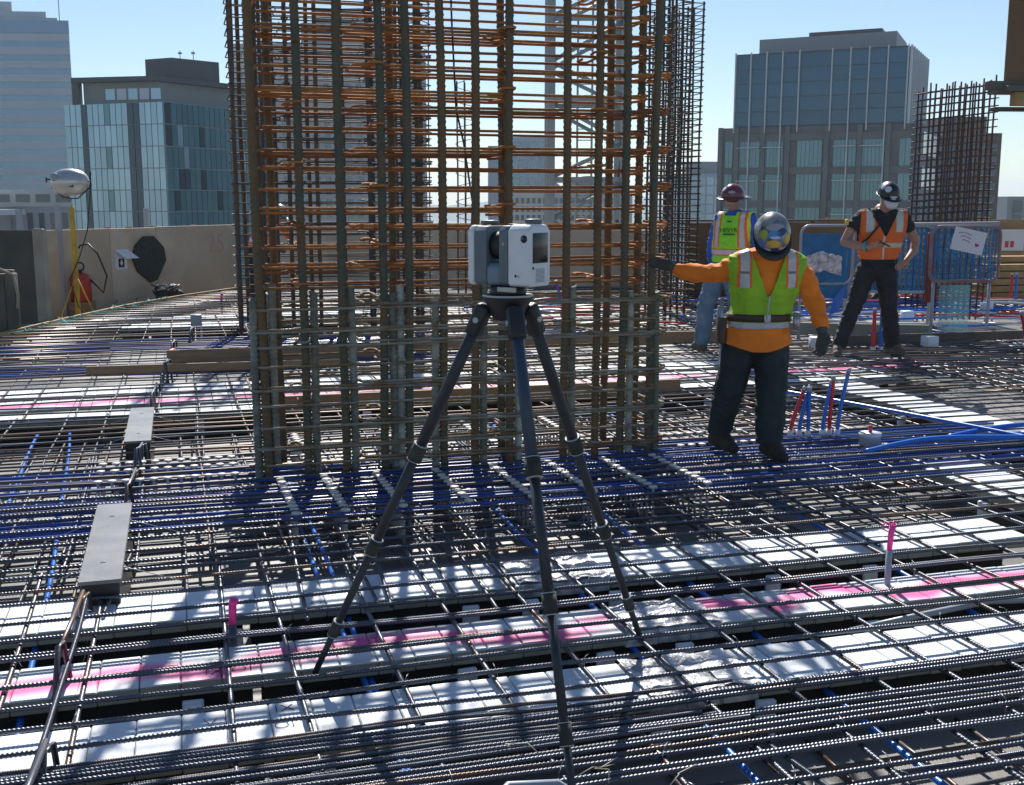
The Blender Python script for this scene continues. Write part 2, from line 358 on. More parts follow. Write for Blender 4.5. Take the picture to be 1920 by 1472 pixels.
edges = [0.0, 0.094, 0.19, 0.285, 0.385, 0.575, 0.68, 0.785, 0.89, 1.0]
for k in range(9):
    x0, x1 = edges[k] * LL, edges[k + 1] * LL; rec = 0.35 if k == 4 else -0.12
    hh = (zt - zm - 0.3) / 5
    for j in range(5):
        boxpart('window_pane', (x0 + 0.07, -0.12 if k != 4 else -0.05, zm + 0.15 + j * hh), (x1 - 0.07, -0.02, zm + 0.15 + (j + 1) * hh - (0.05 if j else 0.05)), G_DARK, ob, M)
for k in (0, 1, 2, 3, 4, 5, 6, 7, 8, 9):
    x = edges[k] * LL; zlow = zm - (14 if k in (1, 3, 6, 8) else 0.6)
    boxpart('mullion_fin', (x - 0.05, -0.5, zlow), (x + 0.05, -0.14, zt + 0.1), B_WHITE, ob, M)
M2, L2 = fmat(L_(A1), L_(A2), 0)
curtain(ob, M2, L2, zm + 0.2, zt - 0.1, 8, 5, G_DARK, 0.12, 0.12)
for k in range(9): boxpart('mullion_fin', (k * L2 / 8 - 0.06, -0.4, zm), (k * L2 / 8 + 0.06, -0.14, zt + 0.05), B_WHITE, ob, M2)
ME, LE = fmat(L_(E0), L_(E1), 0)
fl = 3.55
bays = [(0.035, 0.075), (0.10, 0.215), (0.235, 0.335), (0.405, 0.53), (0.585, 0.695), (0.715, 0.825), (0.90, 0.955)]
for j in range(9):
    zz = zm - 0.95 - (j + 1) * fl + 0.22
    for bi, (a, b) in enumerate(bays):
        np_ = 2 if bi in (0, 6) else 6
        ww = (b - a) * LE / np_
        for q in range(np_):
            boxpart('window_pane', (a * LE + q * ww + 0.018, -0.10, zz), (a * LE + (q + 1) * ww - 0.018, -0.02, zz + fl * 0.80), G_GREY, ob, ME)
        if bi not in (0, 3, 6):
            boxpart('sunshade', (a * LE, -0.75, zz + fl * 0.58), (b * LE, -0.12, zz + fl * 0.60), B_WHITE, ob, ME)
for f in (0.0, 0.085, 0.22, 0.345, 0.54, 0.70, 0.835, 0.965):
    boxpart('pier', (f * LE, -0.45, 0), (f * LE + 0.5, -0.003, zm + 0.03), B_BROWN, ob, ME)
for j in range(10):
    zz = zm - 0.95 - j * fl
    boxpart('spandrel', (0.094 * LE, -0.25, zz + 0.2 - 0.75), (0.965 * LE, -0.12, zz + 0.2), B_BROWN if j else B_BROWN, ob, ME)
MS, LS = fmat(L_(E1), L_(E2), 0)
for j in range(9):
    for q in range(3):
        boxpart('window_pane', (1 + q * 4.2, -0.08, zm - 0.05 - (j + 1) * fl + 0.5), (4.2 + q * 4.2, -0.02, zm - 0.05 - (j + 1) * fl + 2.8), G_GREY, ob, MS)
PH = [(27.7, 131.8), (40.8, 125.0), (45.2, 134.8), (32.1, 141.6)]
ph = block(ob, [L_(p) for p in PH], zt + 0.02, 19.5 - GZ, B_METAL, 'penthouse')
block(ob, [L_(p) for p in ((33, 131), (40, 127.5), (42, 132), (35, 136))], 19.52 - GZ, 20.15 - GZ, B_DARK, 'plant_screen')

# --- left glass apartment block
ap = thing('apartment_building', 'pale blue glass apartment block with dark flat roof left of the cages', 'building', (-30, 104, GZ))
def L_(p): return (p[0] + 30, p[1] - 104)
c = (-29.84, 100.0); l = (-39.7, 103.7); rr_ = (-23.0, 113.5); back = (l[0] + rr_[0] - c[0], l[1] + rr_[1] - c[1])
zt = 10.28 - GZ; z0 = -20 - GZ
block(ap, [L_(l), L_(c), L_(rr_), L_(back)], 0, zt - 0.2, mat('slab_edge_grey', (0.36, 0.44, 0.50), rough=0.6))
M, LL = fmat(L_(l), L_(c), 0)
G_DK = glassmat('deep_blue_window', (0.05, 0.085, 0.12), 0.1, 0.3)
def spec(i, j):
    if i in (3, 4) : return G_DK if i == 3 else G_SKY
    if i == 11 or i == 12: return G_DK if j % 1 == 0 else None
    if i == 7 and j % 2 == 1: return G_TEAL
    return None
fl = 1.86
curtain(ap, M, LL, zt - 0.2 - 16 * fl, zt - 0.2, 17, 16, G_SKY, 0.07, 0.14, spec)
M2, L2 = fmat(L_(c), L_(rr_), 0)
rg = random.Random(5)
curtain(ap, M2, L2, zt - 0.2 - 16 * fl, zt - 0.2, 22, 16, G_TEAL, 0.09, 0.14, lambda i, j: G_DK if rg.random() < 0.13 else (G_SKY if rg.random() < 0.04 else None))
u1 = block(ap, [L_(p) for p in ((-38.2, 104.3), (-31.0, 102.8), (-24.5, 113.2), (-32, 118))], zt - 0.2, zt + 1.75, mat('setback_wall', (0.25, 0.26, 0.25), rough=0.7), 'setback_storey')
for k in range(5): boxpart('clerestory_window', (2.2 + k * 1.1, -0.06, zt + 0.25), (3.1 + k * 1.1, -0.01, zt + 1.2), B_WHITE if k in (1, 3) else G_SKY, ap, fmat(L_((-38.2, 104.3)), L_((-31.0, 102.8)), 0)[0])
block(ap, [L_(p) for p in ((-39.0, 103.6), (-31.0, 101.9), (-22.6, 113.8), (-31, 119))], zt + 1.752, zt + 2.15, B_DARK, 'roof')
boxpart('roof_fin', (0, 0, zt - 0.2), (0.6, 0.9, zt + 1.75), B_DARK, ap, Matrix.Translation((-9.0, -0.35, 0)))
block(ap, [L_(p) for p in ((-33.1, 106.0), (-30.3, 104.6), (-27.0, 108.2), (-29.8, 110.5))], zt + 2.152, zt + 4.0, B_DARK, 'lift_overrun')
for x in (-30.2, -29.0):
    link('roof_antenna', MB().cyl((0, 0, 0), (0, 0, 0.9), 0.04, 6).box((-0.15, -0.1, 0.6), (0.15, 0.1, 0.75)).mesh('roof_antenna', B_METAL), ap, Matrix.Translation((*L_((x, 107)), zt + 4.0)))

# --- far left office tower
tw = thing('office_tower', 'tall pale banded office tower at the far left', 'building', (-135, 315, GZ))
def L_(p): return (p[0] + 135, p[1] - 315)
tp = [(-165, 322), (-150, 303), (-132, 299), (-112.7, 300), (-124.5, 331), (-150, 345)]
zt = 44.0 - GZ
B_TW = mat('pale_tower_stone', (0.38, 0.43, 0.48), (0.34, 0.39, 0.44), 0.05, 0.8)
G_TW = glassmat('tower_blue_glass', (0.16, 0.28, 0.40), 0.18, 0.4)
block(tw, [L_(p) for p in tp], 0, zt, G_TW, 'glass_core')
ctr = Vector((sum(p[0] for p in tp) / 6, sum(p[1] for p in tp) / 6))
op = [L_((ctr.x + (p[0] - ctr.x) * 1.004, ctr.y + (p[1] - ctr.y) * 1.012)) for p in tp]
me_b = MB().prism(op, 0, 1.75).mesh('stone_band', B_TW)
for j in range(24): link('stone_band', me_b, tw, Matrix.Translation((0, 0, zt - 1.9 - j * 3.35)))
block(tw, [(a * 1.004, b * 1.004) for a, b in op], zt + 0.01, zt + 3.1, mat('tower_crown_glass', (0.12, 0.24, 0.36), rough=0.3, metal=0.3), 'crown')
block(tw, [L_(p) for p in ((-160, 322), (-146, 306), (-130, 303), (-117, 304), (-127, 326), (-150, 340))], zt + 3.12, zt + 4.4, B_TW, 'roof_parapet')
block(tw, [L_(p) for p in ((-158, 322), (-146, 308), (-132, 306), (-121, 307), (-129, 322), (-150, 335))], zt + 4.42, zt + 6.4, B_TW, 'roof_drum')
block(tw, [L_(p) for p in ((-158, 322), (-146, 312), (-136, 309), (-131, 310), (-136, 322), (-150, 335))], zt + 6.42, zt + 9.4, B_TW, 'roof_drum')
link('mast', MB().cyl((0, 0, 0), (0, 0, 9), 0.12, 6).mesh('mast', B_METAL), tw, Matrix.Translation((*L_((-116, 303)), zt + 3)))
# --- low buildings between tower and apartments
lb = thing('low_building', 'low grey building with tall narrow windows below the balloon light', 'building', (-63, 150, GZ))
block(lb, [(-7, 0), (7, 0), (7, 12), (-7, 12)], 0, 46.0, B_PALE)
block(lb, [(-5, -0.4), (6.5, -0.4), (6.5, 11), (-5, 11)], 46.02, 48.2, B_CONC, 'upper_storey')
for k in range(9): boxpart('window_pane', (-6.2 + k * 1.5, -0.12, 42.6), (-5.5 + k * 1.5, -0.02, 45.2), G_DK, lb)
for k in range(4): boxpart('window_pane', (-4 + k * 2.6, -0.5, 46.6), (-2.2 + k * 2.6, -0.42, 47.6), G_DK, lb)
lb = thing('low_building', 'plain white roofed low block at the far left edge above the wall', 'building', (-72, 140, GZ))
block(lb, [(-14, 0), (7, 0), (7, 9), (-14, 9)], 0, 45.0, B_PALE)
block(lb, [(-14, -0.3), (9, -0.3), (9, 9), (-14, 9)], 45.02, 45.7, B_WHITE, 'roof')
for k in range(8): boxpart('window_pane', (-12 + k * 2.4, -0.12, 42.4), (-10.6 + k * 2.4, -0.02, 44.0), G_DK, lb)

# --- hotel behind the cages
ht = thing('hotel_building', 'pale hotel slab with a grid of square windows behind the cages', 'building', (-29, 188, GZ))
HA, HB = (-43.6, 181.5), (-15.4, 179)
def L_(p): return (p[0] + 29, p[1] - 188)
zt = 25.7 - GZ
M, LL = fmat(L_(HA), L_(HB), 0)
boxpart('wall_block', (0, 0, 0), (LL, 14, zt), mat('hotel_wall', (0.40, 0.385, 0.375), (0.36, 0.35, 0.345), 0.1, 0.85), ht, M)
G_HT = glassmat('hotel_window', (0.13, 0.18, 0.22), 0.15, 0.3)
wm = MB().box((0, -0.05, 0), (0.85, -0.01, 1.0)).mesh('window_pane', G_HT)
wf = MB().box((-0.08, -0.12, -0.10), (0.93, -0.052, 0.0)).mesh('window_sill', B_PALE)
for i in range(16):
    for j in range(17):
        o = link('window_pane', wm, ht, M @ Matrix.Translation((1.2 + i * 1.68, 0, zt - 5.4 - j * 1.75)))
        link('window_sill', wf, o)
boxpart('penthouse', (10.5, 3, zt + 0.01), (22, 12, zt + 3.4), B_METAL, ht, M)
boxpart('penthouse', (12.5, 4, zt + 3.42), (20, 11, zt + 5.6), B_DARK, ht, M)
sg = boxpart('name_sign', (0.6, -0.10, zt - 3.3), (4.6, -0.005, zt - 0.7), mat('sign_white', (0.55, 0.56, 0.57), rough=0.6), ht, M)
link('lettering', text_mesh('HYATT', 1.25, B_DARK, 0.03), sg, Matrix.Translation((2.6, -0.14, zt - 1.75)) @ FACE)
for q in range(8): link('small_lettering', MB().box((0, -0.03, 0), (0.26, 0, 0.36)).mesh('small_lettering', B_DARK), sg, Matrix.Translation((1.15 + q * 0.37, -0.12, zt - 2.98)))
# --- centre towers seen through the cage
ct = thing('glass_tower', 'slim blue grey glass tower seen above the scanner', 'building', (1, 258, GZ))
block(ct, [(-6.2, -8), (6.5, -8), (6.5, 8), (-6.2, 8)], 0, 58.6, mat('ctr_panel', (0.20, 0.27, 0.33), rough=0.5))
block(ct, [(-2.2, -8.8), (7, -8.8), (7, 8), (-2.2, 8)], 0, 60.4, mat('ctr_panel2', (0.24, 0.31, 0.37), rough=0.5), 'taller_wing')
curtain(ct, Matrix.Translation((-1.6, -8.8, 0)), 8.2, 44, 59.6, 4, 8, glassmat('ctr_glass', (0.15, 0.24, 0.31), 0.2, 0.4), 0.25, 0.1)
wb = thing('civic_building', 'long pale building with rows of small windows and vaulted roofs', 'building', (9, 226, GZ))
block(wb, [(-10, -6), (14, -6), (14, 6), (-10, 6)], 0, 48.4, B_CONC)
for i in range(22):
    for j in range(3): boxpart('window_pane', (-9.4 + i * 1.06, -6.1, 43.2 + j * 1.6), (-8.8 + i * 1.06, -6.02, 44.2 + j * 1.6), G_DK, wb)
for (x, rad) in ((-2.5, 3.2), (5.5, 4.2)):
    arc = [(rad * math.cos(math.pi * k / 14), rad * 0.75 * math.sin(math.pi * k / 14)) for k in range(15)]
    link('vault_roof', MB().prism(arc, -5.5, 5.5).mesh('vault_roof', B_PALE), wb, Matrix.Translation((x, 0, 48.42)) @ Matrix.Rotation(R(90), 4, 'X'))
gt = thing('glass_office', 'small pale glass block beside the tall dark cage', 'building', (35, 206, GZ))
block(gt, [(-6, -6), (3, -6), (3, 6), (-6, 6)], 0, 51.5, mat('pale_glass_wall', (0.40, 0.46, 0.52), rough=0.5))
curtain(gt, Matrix.Translation((-5.6, -6, 0)), 8.4, 41.5, 51, 6, 6, G_SKY, 0.2, 0.1)
block(gt, [(-4, -4), (3, -4), (3, 5), (-4, 5)], 51.52, 53.6, B_PALE, 'plant_room')
bb = thing('brick_building', 'stepped brown building behind the right cage', 'building', (62, 166, GZ))
B_BRK = mat('brown_brick', (0.15, 0.105, 0.07), (0.12, 0.085, 0.06), 0.5, 0.85)
block(bb, [(-2.6, -6), (3.2, -6), (3.2, 6), (-2.6, 6)], 0, 58.2, B_BRK)
block(bb, [(3.22, -5.6), (5.6, -5.6), (5.6, 6), (3.22, 6)], 0, 56.0, B_BRK, 'lower_wing')
block(bb, [(-5.2, -5.6), (-2.62, -5.6), (-2.62, 6), (-5.2, 6)], 0, 55.6, B_BRK, 'lower_wing')
for i in range(7):
    for j in range(7): boxpart('window_pane', (-4.9 + i * 1.5, -6.1, 43 + j * 1.75), (-4.1 + i * 1.5, -5.3, 44.0 + j * 1.75), G_DK, bb)
fb = thing('far_building', 'small grey building with dark windows at the far right', 'building', (92, 206, GZ))
block(fb, [(-6, -6), (12, -6), (12, 6), (-6, 6)], 0, 47.6, B_METAL)
for i in range(5):
    for j in range(3): boxpart('window_pane', (-5 + i * 3.2, -6.1, 40.0 + j * 2.4), (-3.4 + i * 3.2, -6.02, 42.1 + j * 2.4), G_DK, fb)

# ================================================================== REINFORCEMENT IN THE SLAB (grid frame: x = u, y = v)
rb = random.Random(21)
RIB_N = ribbed('ribbed_bar', 6.8, 0.0075, M_BAR, pitch=0.0125, h=0.15)
RIB_V = ribbed('ribbed_bar', 3.0, 0.0085, M_BAR)
RIB_S = ribbed('ribbed_bar', 1.1, 0.0078, M_BAR, bow=0.002)
RIB_T = ribbed('ribbed_bar', 6.8, 0.0065, M_BAR, pitch=0.0115, h=0.15)
PLN = plainbar('plain_bar', 8.0, 0.0075, M_BARF)
PLV = plainbar('plain_bar', 4.0, 0.008, M_BARF)
PLL = plainbar('plain_bar', 12.0, 0.0078, M_BARF)
def ubar(par, v, u0, u1, z, me, L, name='long_bar', skew=0.0):
    j = rb.uniform(-0.012, 0.012) + skew
    return link(name, me, par, aim((u0, v - j, z), (u1, v + j, z + rb.uniform(-0.004, 0.004)), L, rb.uniform(0, 6)))
def vbar(par, u, v0, v1, z, me, L, name='cross_bar', skew=0.0):
    j = rb.uniform(-0.02, 0.02) + skew
    return link(name, me, par, aim((u - j, v0, z), (u + j, v1, z), L, rb.uniform(0, 6)))

# --- near mat, over the foam strips
mn = thing('rebar_mat', 'nearest top rebar mat crossing above the white foam strips', 'rebar', xy(0, 0, 0), GA)
for v in (1.35, 1.6, 1.85, 2.05, 2.22, 2.36, 2.47, 2.565, 2.70, 2.715, 2.795, 3.31, 3.475, 3.63, 3.80, 3.815, 4.045, 4.07, 4.235, 4.43, 4.63, 4.79):
    ubar(mn, v, -2.4 + rb.uniform(-.1, .1), 4.6, -0.0078, RIB_N, 6.8)
for v, a, b in ((2.845, -2.4, 4.6), (2.868, -2.4, 4.4), (2.905, -2.4, 4.5), (2.93, -2.4, 1.62), (2.955, -2.4, 4.5), (2.985, -2.4, 4.6), (3.01, -2.4, 1.55),
                (3.035, -2.4, 1.5), (3.07, -2.4, 1.58), (3.095, -2.4, 4.5), (3.125, -2.4, 4.6), (3.15, -2.4, 4.6), (3.185, -2.4, 1.35), (3.205, -2.4, 1.7)):
    ubar(mn, v, a, b, -0.0078 + rb.choice((0, 0, -0.015)), RIB_N if b > 3 else RIB_T, 6.8, 'bundled_bar')
for u in (-1.75, -1.42, -1.1, -0.79, -0.60, -0.37, 0.09, 0.32, 0.65, 0.96, 1.27, 1.56, 1.86, 2.17, 2.44, 2.70, 3.0, 3.3, 3.62, 3.95, 4.3):
    vbar(mn, u, 1.2, 4.95 + rb.uniform(-0.1, .3), -0.0240, RIB_V, 3.0, skew=rb.uniform(-0.02, 0.02))
for u, v0, v1 in ((0.44, 4.2, 5.6), (0.70, 4.3, 5.7), (0.78, 4.25, 5.2), (1.04, 4.3, 5.9), (1.30, 4.35, 5.9), (1.16, 4.1, 5.3), (-0.30, 4.5, 5.3), (1.62, 2.3, 2.95), (2.2, 2.1, 2.6), (2.48, 2.0, 2.62), (2.75, 4.4, 5.6), (3.1, 4.4, 5.8)):
    vbar(mn, u, v0, v1, -0.0240, RIB_S, 1.1, 'short_bar', rb.uniform(-0.03, 0.03))
for v, a, b in ((2.58, 1.9, 2.6), (2.52, 2.0, 2.9), (2.40, 1.7, 2.4), (2.66, 2.3, 3.2)):
    ubar(mn, v, a, b, -0.048, RIB_S, 1.1, 'short_bar')
# wire ties at the crossings (too many to count, tiny)
tw_ = MB(); rt = random.Random(2)
for u in (-0.60, -0.37, 0.09, 0.32, 0.65, 0.96, 1.27, 1.56, 1.86, 2.17, 2.44, 2.70, 3.0):
    for v in (2.47, 2.565, 2.795, 3.31, 3.475, 3.63, 3.80, 4.045, 4.235, 4.43, 4.63):
        if rt.random() < 0.62:
            a = rt.uniform(0, 3.14); s = 0.014
            tw_.tube([(u - s, v - s, -0.036), (u, v, 0.002), (u + s, v + s, -0.036)], 0.0012, 4)
            tw_.tube([(u, v, 0.001), (u + 0.012 * math.cos(a), v + 0.012 * math.sin(a), 0.012), (u + 0.03 * math.cos(a), v + 0.03 * math.sin(a), 0.016)], 0.0011, 4)
o = tw_.build('tie_wires', M_STEEL, mn); o['kind'] = 'stuff'
# --- bottom mat
bm_ = thing('rebar_mat', 'bottom rebar mat lying low over the plywood deck', 'rebar', xy(0, 0, 0), GA)
for k in range(8): ubar(bm_, 1.4 + k * 0.22, -2.4, 4.6, -0.215, PLN, 8.0)
for k in range(20): ubar(bm_, 4.85 + k * 0.20, -3.2, 6.4, -0.215, PLN, 8.0)
for k in range(24): vbar(bm_, -2.2 + k * 0.28 + rb.uniform(-.05, .05), 1.2, 3.15, -0.233, PLV, 4.0)
for k in range(44): vbar(bm_, -3.0 + k * 0.21 + rb.uniform(-.06, .06), 4.75, 8.9, -0.195, PLV, 4.0)
# --- mat of the column band
mc = thing('rebar_mat', 'crowded top rebar mat around the foot of the front column cage', 'rebar', xy(0, 0, 0), GA)
v = 4.97
while v < 8.9:
    ubar(mc, v, -3.6, 6.6 + rb.uniform(-.4, .4), -0.0078, RIB_N if v < 6.3 else PLN, 6.8 if v < 6.3 else 8.0, skew=rb.uniform(-0.01, 0.01))
    if rb.random() < 0.3: ubar(mc, v + 0.021, -3.6, rb.choice((1.2, 3.4, 6.0)), -0.0098, PLN, 8.0)
    v += rb.choice((0.12, 0.145, 0.165, 0.18)) if v < 6.2 else rb.choice((0.15, 0.17, 0.19, 0.21))
for k in range(26): vbar(mc, -3.2 + k * 0.33 + rb.uniform(-.06, .06), 4.95, 9.0, -0.0305, PLV, 4.0)
for k in range(44): vbar(mc, -2.4 + rb.random() * 7.3, 5.2 + rb.random(), 7 + rb.random() * 1.6, -0.052 - rb.random() * 0.06, PLV, 4.0, 'short_bar')
# --- mat beyond the column band
mf = thing('rebar_mat', 'rebar mat spanning the floor behind the front column cage', 'rebar', xy(0, 0, 0), GA)
v = 9.0
while v < 13.4:
    ubar(mf, v, -3.2, 8.8, -0.0095, PLL, 12.0); v += rb.choice((0.19, 0.22, 0.24, 0.27))
for k in range(40): vbar(mf, -3.0 + k * 0.31 + rb.uniform(-.03, .03), 8.8, 13.4, -0.0285, PLV, 4.0)
mg = thing('rebar_mat', 'far rebar mat reaching the back wall of the floor', 'rebar', xy(0, 0, 0), GA)
v = 13.45
while v < 20.6:
    a = -2.0 + max(0, (v - 14)) * 0.42; ubar(mg, v, a + rb.uniform(0, .25), 13.8, -0.0095, PLL, 12.0); v += rb.choice((0.26, 0.30, 0.34))
for k in range(50): vbar(mg, -1.0 + k * 0.30 + rb.uniform(-.04, .04), 13.3 + (0.0 if k > 5 else 0.1), 20.4, -0.0285, PLV, 4.0, skew=rb.uniform(-.05, .05))
mr = thing('rebar_mat', 'right side rebar mat running past the standing workers', 'rebar', xy(0, 0, 0), GA)
for k in range(24): vbar(mr, 6.8 + k * 0.2 + rb.uniform(-.03, .03), 5.6, 11.0, -0.0285, PLV, 4.0, skew=0.12)
for k in range(30): ubar(mr, 5.4 + k * 0.19 + rb.uniform(-.03, .03), 6.4, 12.0, -0.0095, PLN, 8.0)
for k in range(16): ubar(mr, 9.3 + k * 0.13, 5.2, 8.6, 0.012, PLN, 8.0, 'loose_bar', skew=-0.35)

# hooked slab edge bars on the left (hairpins)
mh = thing('rebar_hairpins', 'row of hooked hairpin bars along the left slab edge', 'rebar', xy(0, 0, 0), GA)
hp = MB(); pts = [(1.6, 0, 0)] + [(0.05 - 0.05 * math.sin(math.pi * k / 8), 0, -0.05 + 0.05 * math.cos(math.pi * k / 8)) for k in range(9)] + [(1.6, 0, -0.10)]
hpm = hp.tube(pts, 0.0085, 6).mesh('hairpin', M_BARF)
for k in range(26):
    v = 12.2 + k * 0.33; uu = -2.3 + (0.0 if v < 15 else (v - 15) * 0.50) + rb.uniform(-.05, .05)
    link('hairpin', hpm, mh, Matrix.Translation((uu, v, 0.015)))

# ================================================================== FOAM VOID STRIPS
M_FB = mat_paint_strip('foam_pink_near', 0.5, 3.92, 2.0, 0.10)
M_FE = mat_paint_strip('foam_pink_far', 0.5, 9.62, 5.0, 0.14)
PW = 0.135
M_EDGE = mat('shaded_foam_edge', (0.36, 0.36, 0.29), (0.27, 0.27, 0.22), 9, 0.8)  # tan-grey foam sides, with the shade of the side put into the colour
M_LBLOCK = mat('light_block_black', (0.018, 0.018, 0.016), (0.03, 0.03, 0.026), 5, 0.9)  # near-black so the gaps below the foam look shaded
def strip(label, u0, u1, v0, v1, m, foil=(), along='u', seed=0, top=-0.046, th=0.052):
    t = thing('foam_strip', label, 'foam strip', xy(0, 0, 0), GA, None); rs = random.Random(seed)
    a0, a1, b0, b1 = (u0, u1, v0, v1) if along == 'u' else (v0, v1, u0, u1)
    n = int(round((a1 - a0) / PW)); w = (a1 - a0) / n
    def pm(mm, bev=0.004):
        b = MB().bbox((0.0012, 0, -th), (w - 0.0012, b1 - b0, 0), bev, seg=1, smooth=False)
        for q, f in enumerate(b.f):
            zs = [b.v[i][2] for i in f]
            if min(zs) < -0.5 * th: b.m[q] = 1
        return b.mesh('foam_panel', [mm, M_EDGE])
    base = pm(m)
    for i in range(n):
        x = a0 + i * w; dz = rs.uniform(-0.002, 0.002)
        fo = any(f0 <= x + w / 2 <= f1 for f0, f1 in foil)
        if fo:
            mb = MB(); N = 9; K = 4; vs = []; fs = []
            for q in range(N + 1):
                for p in range(K + 1):
                    yy = (b1 - b0) * q / N; xx = w * p / K
                    vs.append((xx, yy + rs.uniform(-.006, .006), 0.008 + rs.uniform(-0.006, 0.006)))
            for q in range(N):
                for p in range(K): c0 = q * (K + 1) + p; fs.append((c0, c0 + 1, c0 + K + 2, c0 + K + 1))
            mb.add(vs, fs, 0); mb.bbox((0, 0.004, -th - 0.01), (w, b1 - b0 - 0.004, 0), 0.006)
            me = mb.mesh('foil_wrap', M_FOIL); nm = 'wrapped_panel'
        else: me = base; nm = 'foam_panel'
        if along == 'u': Mx = Matrix.Translation((x, b0, top + dz))
        else: Mx = Matrix.Translation((b1, x, top + dz)) @ Matrix.Rotation(R(90), 4, 'Z')
        link(nm, me, t, Mx)
    c0, c1 = (0.03, b1 - b0 - 0.03)
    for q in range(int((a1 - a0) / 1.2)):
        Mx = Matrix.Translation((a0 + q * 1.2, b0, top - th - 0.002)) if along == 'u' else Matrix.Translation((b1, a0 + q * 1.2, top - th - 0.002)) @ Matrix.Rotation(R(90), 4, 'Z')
        link('added_light_block', MB().box((0.02, c0, -0.25 - top + th + 0.003), (1.18, c1, 0)).mesh('added_light_block', M_LBLOCK), t, Mx)  # block added under the panels to keep light out of the gaps
    return t
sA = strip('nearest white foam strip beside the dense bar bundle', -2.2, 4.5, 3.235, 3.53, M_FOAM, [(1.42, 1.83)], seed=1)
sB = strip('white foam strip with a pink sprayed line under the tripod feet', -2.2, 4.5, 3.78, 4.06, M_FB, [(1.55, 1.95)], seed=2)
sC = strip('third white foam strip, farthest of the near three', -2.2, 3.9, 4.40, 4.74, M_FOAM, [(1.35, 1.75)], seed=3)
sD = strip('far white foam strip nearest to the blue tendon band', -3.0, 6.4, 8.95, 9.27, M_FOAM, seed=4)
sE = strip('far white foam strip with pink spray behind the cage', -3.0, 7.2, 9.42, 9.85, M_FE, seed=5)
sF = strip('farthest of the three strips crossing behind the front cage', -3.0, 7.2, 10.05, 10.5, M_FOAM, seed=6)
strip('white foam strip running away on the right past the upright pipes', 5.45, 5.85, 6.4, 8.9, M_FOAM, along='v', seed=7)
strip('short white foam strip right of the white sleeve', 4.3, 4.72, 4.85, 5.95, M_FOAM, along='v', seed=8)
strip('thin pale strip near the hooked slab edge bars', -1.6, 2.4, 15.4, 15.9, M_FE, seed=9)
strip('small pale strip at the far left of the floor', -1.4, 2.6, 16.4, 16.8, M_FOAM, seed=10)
# crayon marks on the near strips
for t, txt, u, v, s in ((sB, 'LT', -0.10, 3.93, 0.09), (sB, 'IX OH', 0.12, 3.86, 0.09), (sA, 'V', 0.03, 3.46, 0.10), (sA, 'IX', 0.26, 3.50, 0.09), (sA, 'OI', 0.25, 3.38, 0.08), (sC, 'OI', 0.48, 4.45, 0.08), (sB, 'LI', 2.0, 3.9, 0.09)):
    link('crayon_mark', text_mesh(txt, s * 0.8, M_INK, 0.0004, 'crayon_mark', s * 0.022), t, Matrix.Translation((u, v - 0.02, -0.0425)) @ Matrix.Diagonal((1.0, 1.0, 1, 1)))
# white plastic support chairs under the strips
ch = MB(); ch.bbox((-0.035, -0.012, 0.04), (0.035, 0.012, 0.15), 0.004, seg=1).bbox((-0.035, -0.012, 0), (-0.015, 0.012, 0.045), 0.003, seg=1).bbox((0.015, -0.012, 0), (0.035, 0.012, 0.045), 0.003, seg=1).bbox((-0.028, -0.03, 0.125), (0.028, 0.014, 0.14), 0.003, seg=1)
chm = ch.mesh('support_chair', M_CHAIR)
CH = []
for v, us in ((3.215, (-1.9, -0.9, 0.35, 1.45, 1.83, 2.9)), (3.75, (-1.4, -0.02, 0.93, 1.46, 1.78, 2.6, 3.4)), (4.37, (-1.2, 0.14, 1.1, 1.36, 1.75, 2.5, 3.0)), (8.93, (-1.5, 0.1, 1.4, 3.0, 4.4, 5.2)), (9.40, (4.8, 5.6, 6.4)), (10.6, (4.5, 6.0, 7.0))):
    CH += [(u, v) for u in us]
CH += [(5.43, 6.6), (5.43, 7.6), (4.28, 5.2)]
for u, v in CH:
    o = link('support_chair', chm, None, Matrix.Translation(xy(u, v, -0.25)) @ Matrix.Rotation(GA + rb.uniform(-.1, .1), 4, 'Z'))
    wh = 'nearest foam strip' if v < 3.5 else 'pink marked near foam strip' if v < 4 else 'third near foam strip' if v < 4.6 else 'far foam strips' if v > 8 else 'foam strips on the right'
    tag(o, 'small white plastic support chair at the front edge of the ' + wh, 'support', 'support chairs of the ' + wh)

# ================================================================== POST-TENSIONING TENDONS, STUDS, PIPES
def wob(p0, p1, n, a, seed, sag=0.0):
    rw = random.Random(seed); ph = [rw.uniform(0, 6.28) for _ in range(4)]; P = []
    p0 = Vector(p0); p1 = Vector(p1); d = (p1 - p0); s = Vector((-d.y, d.x, 0)).normalized()
    for i in range(n + 1):
        t = i / n; w = a * (math.sin(t * 7 + ph[0]) + 0.5 * math.sin(t * 15 + ph[1])); zz = 0.3 * a * math.sin(t * 11 + ph[2]) - sag * math.sin(math.pi * t)
        P.append(p0 + d * t + s * w + Vector((0, 0, zz)))
    return P
for k in range(16):
    v = 5.52 + k * 0.08 + rb.uniform(-.015, .015)
    va = 5.62 + (k / 16) * 1.45
    o = MB().tube([xy(*p[:2], p[2]) for p in wob((-4.0, va, -0.028), (5.6, v + 0.1, -0.028), 40, 0.025, k)], 0.0098, 8).build('tendon', M_BLUE)
    tag(o, 'blue sheathed tendon in the band running past the cage foot', 'tendon', 'blue tendons in the column band')
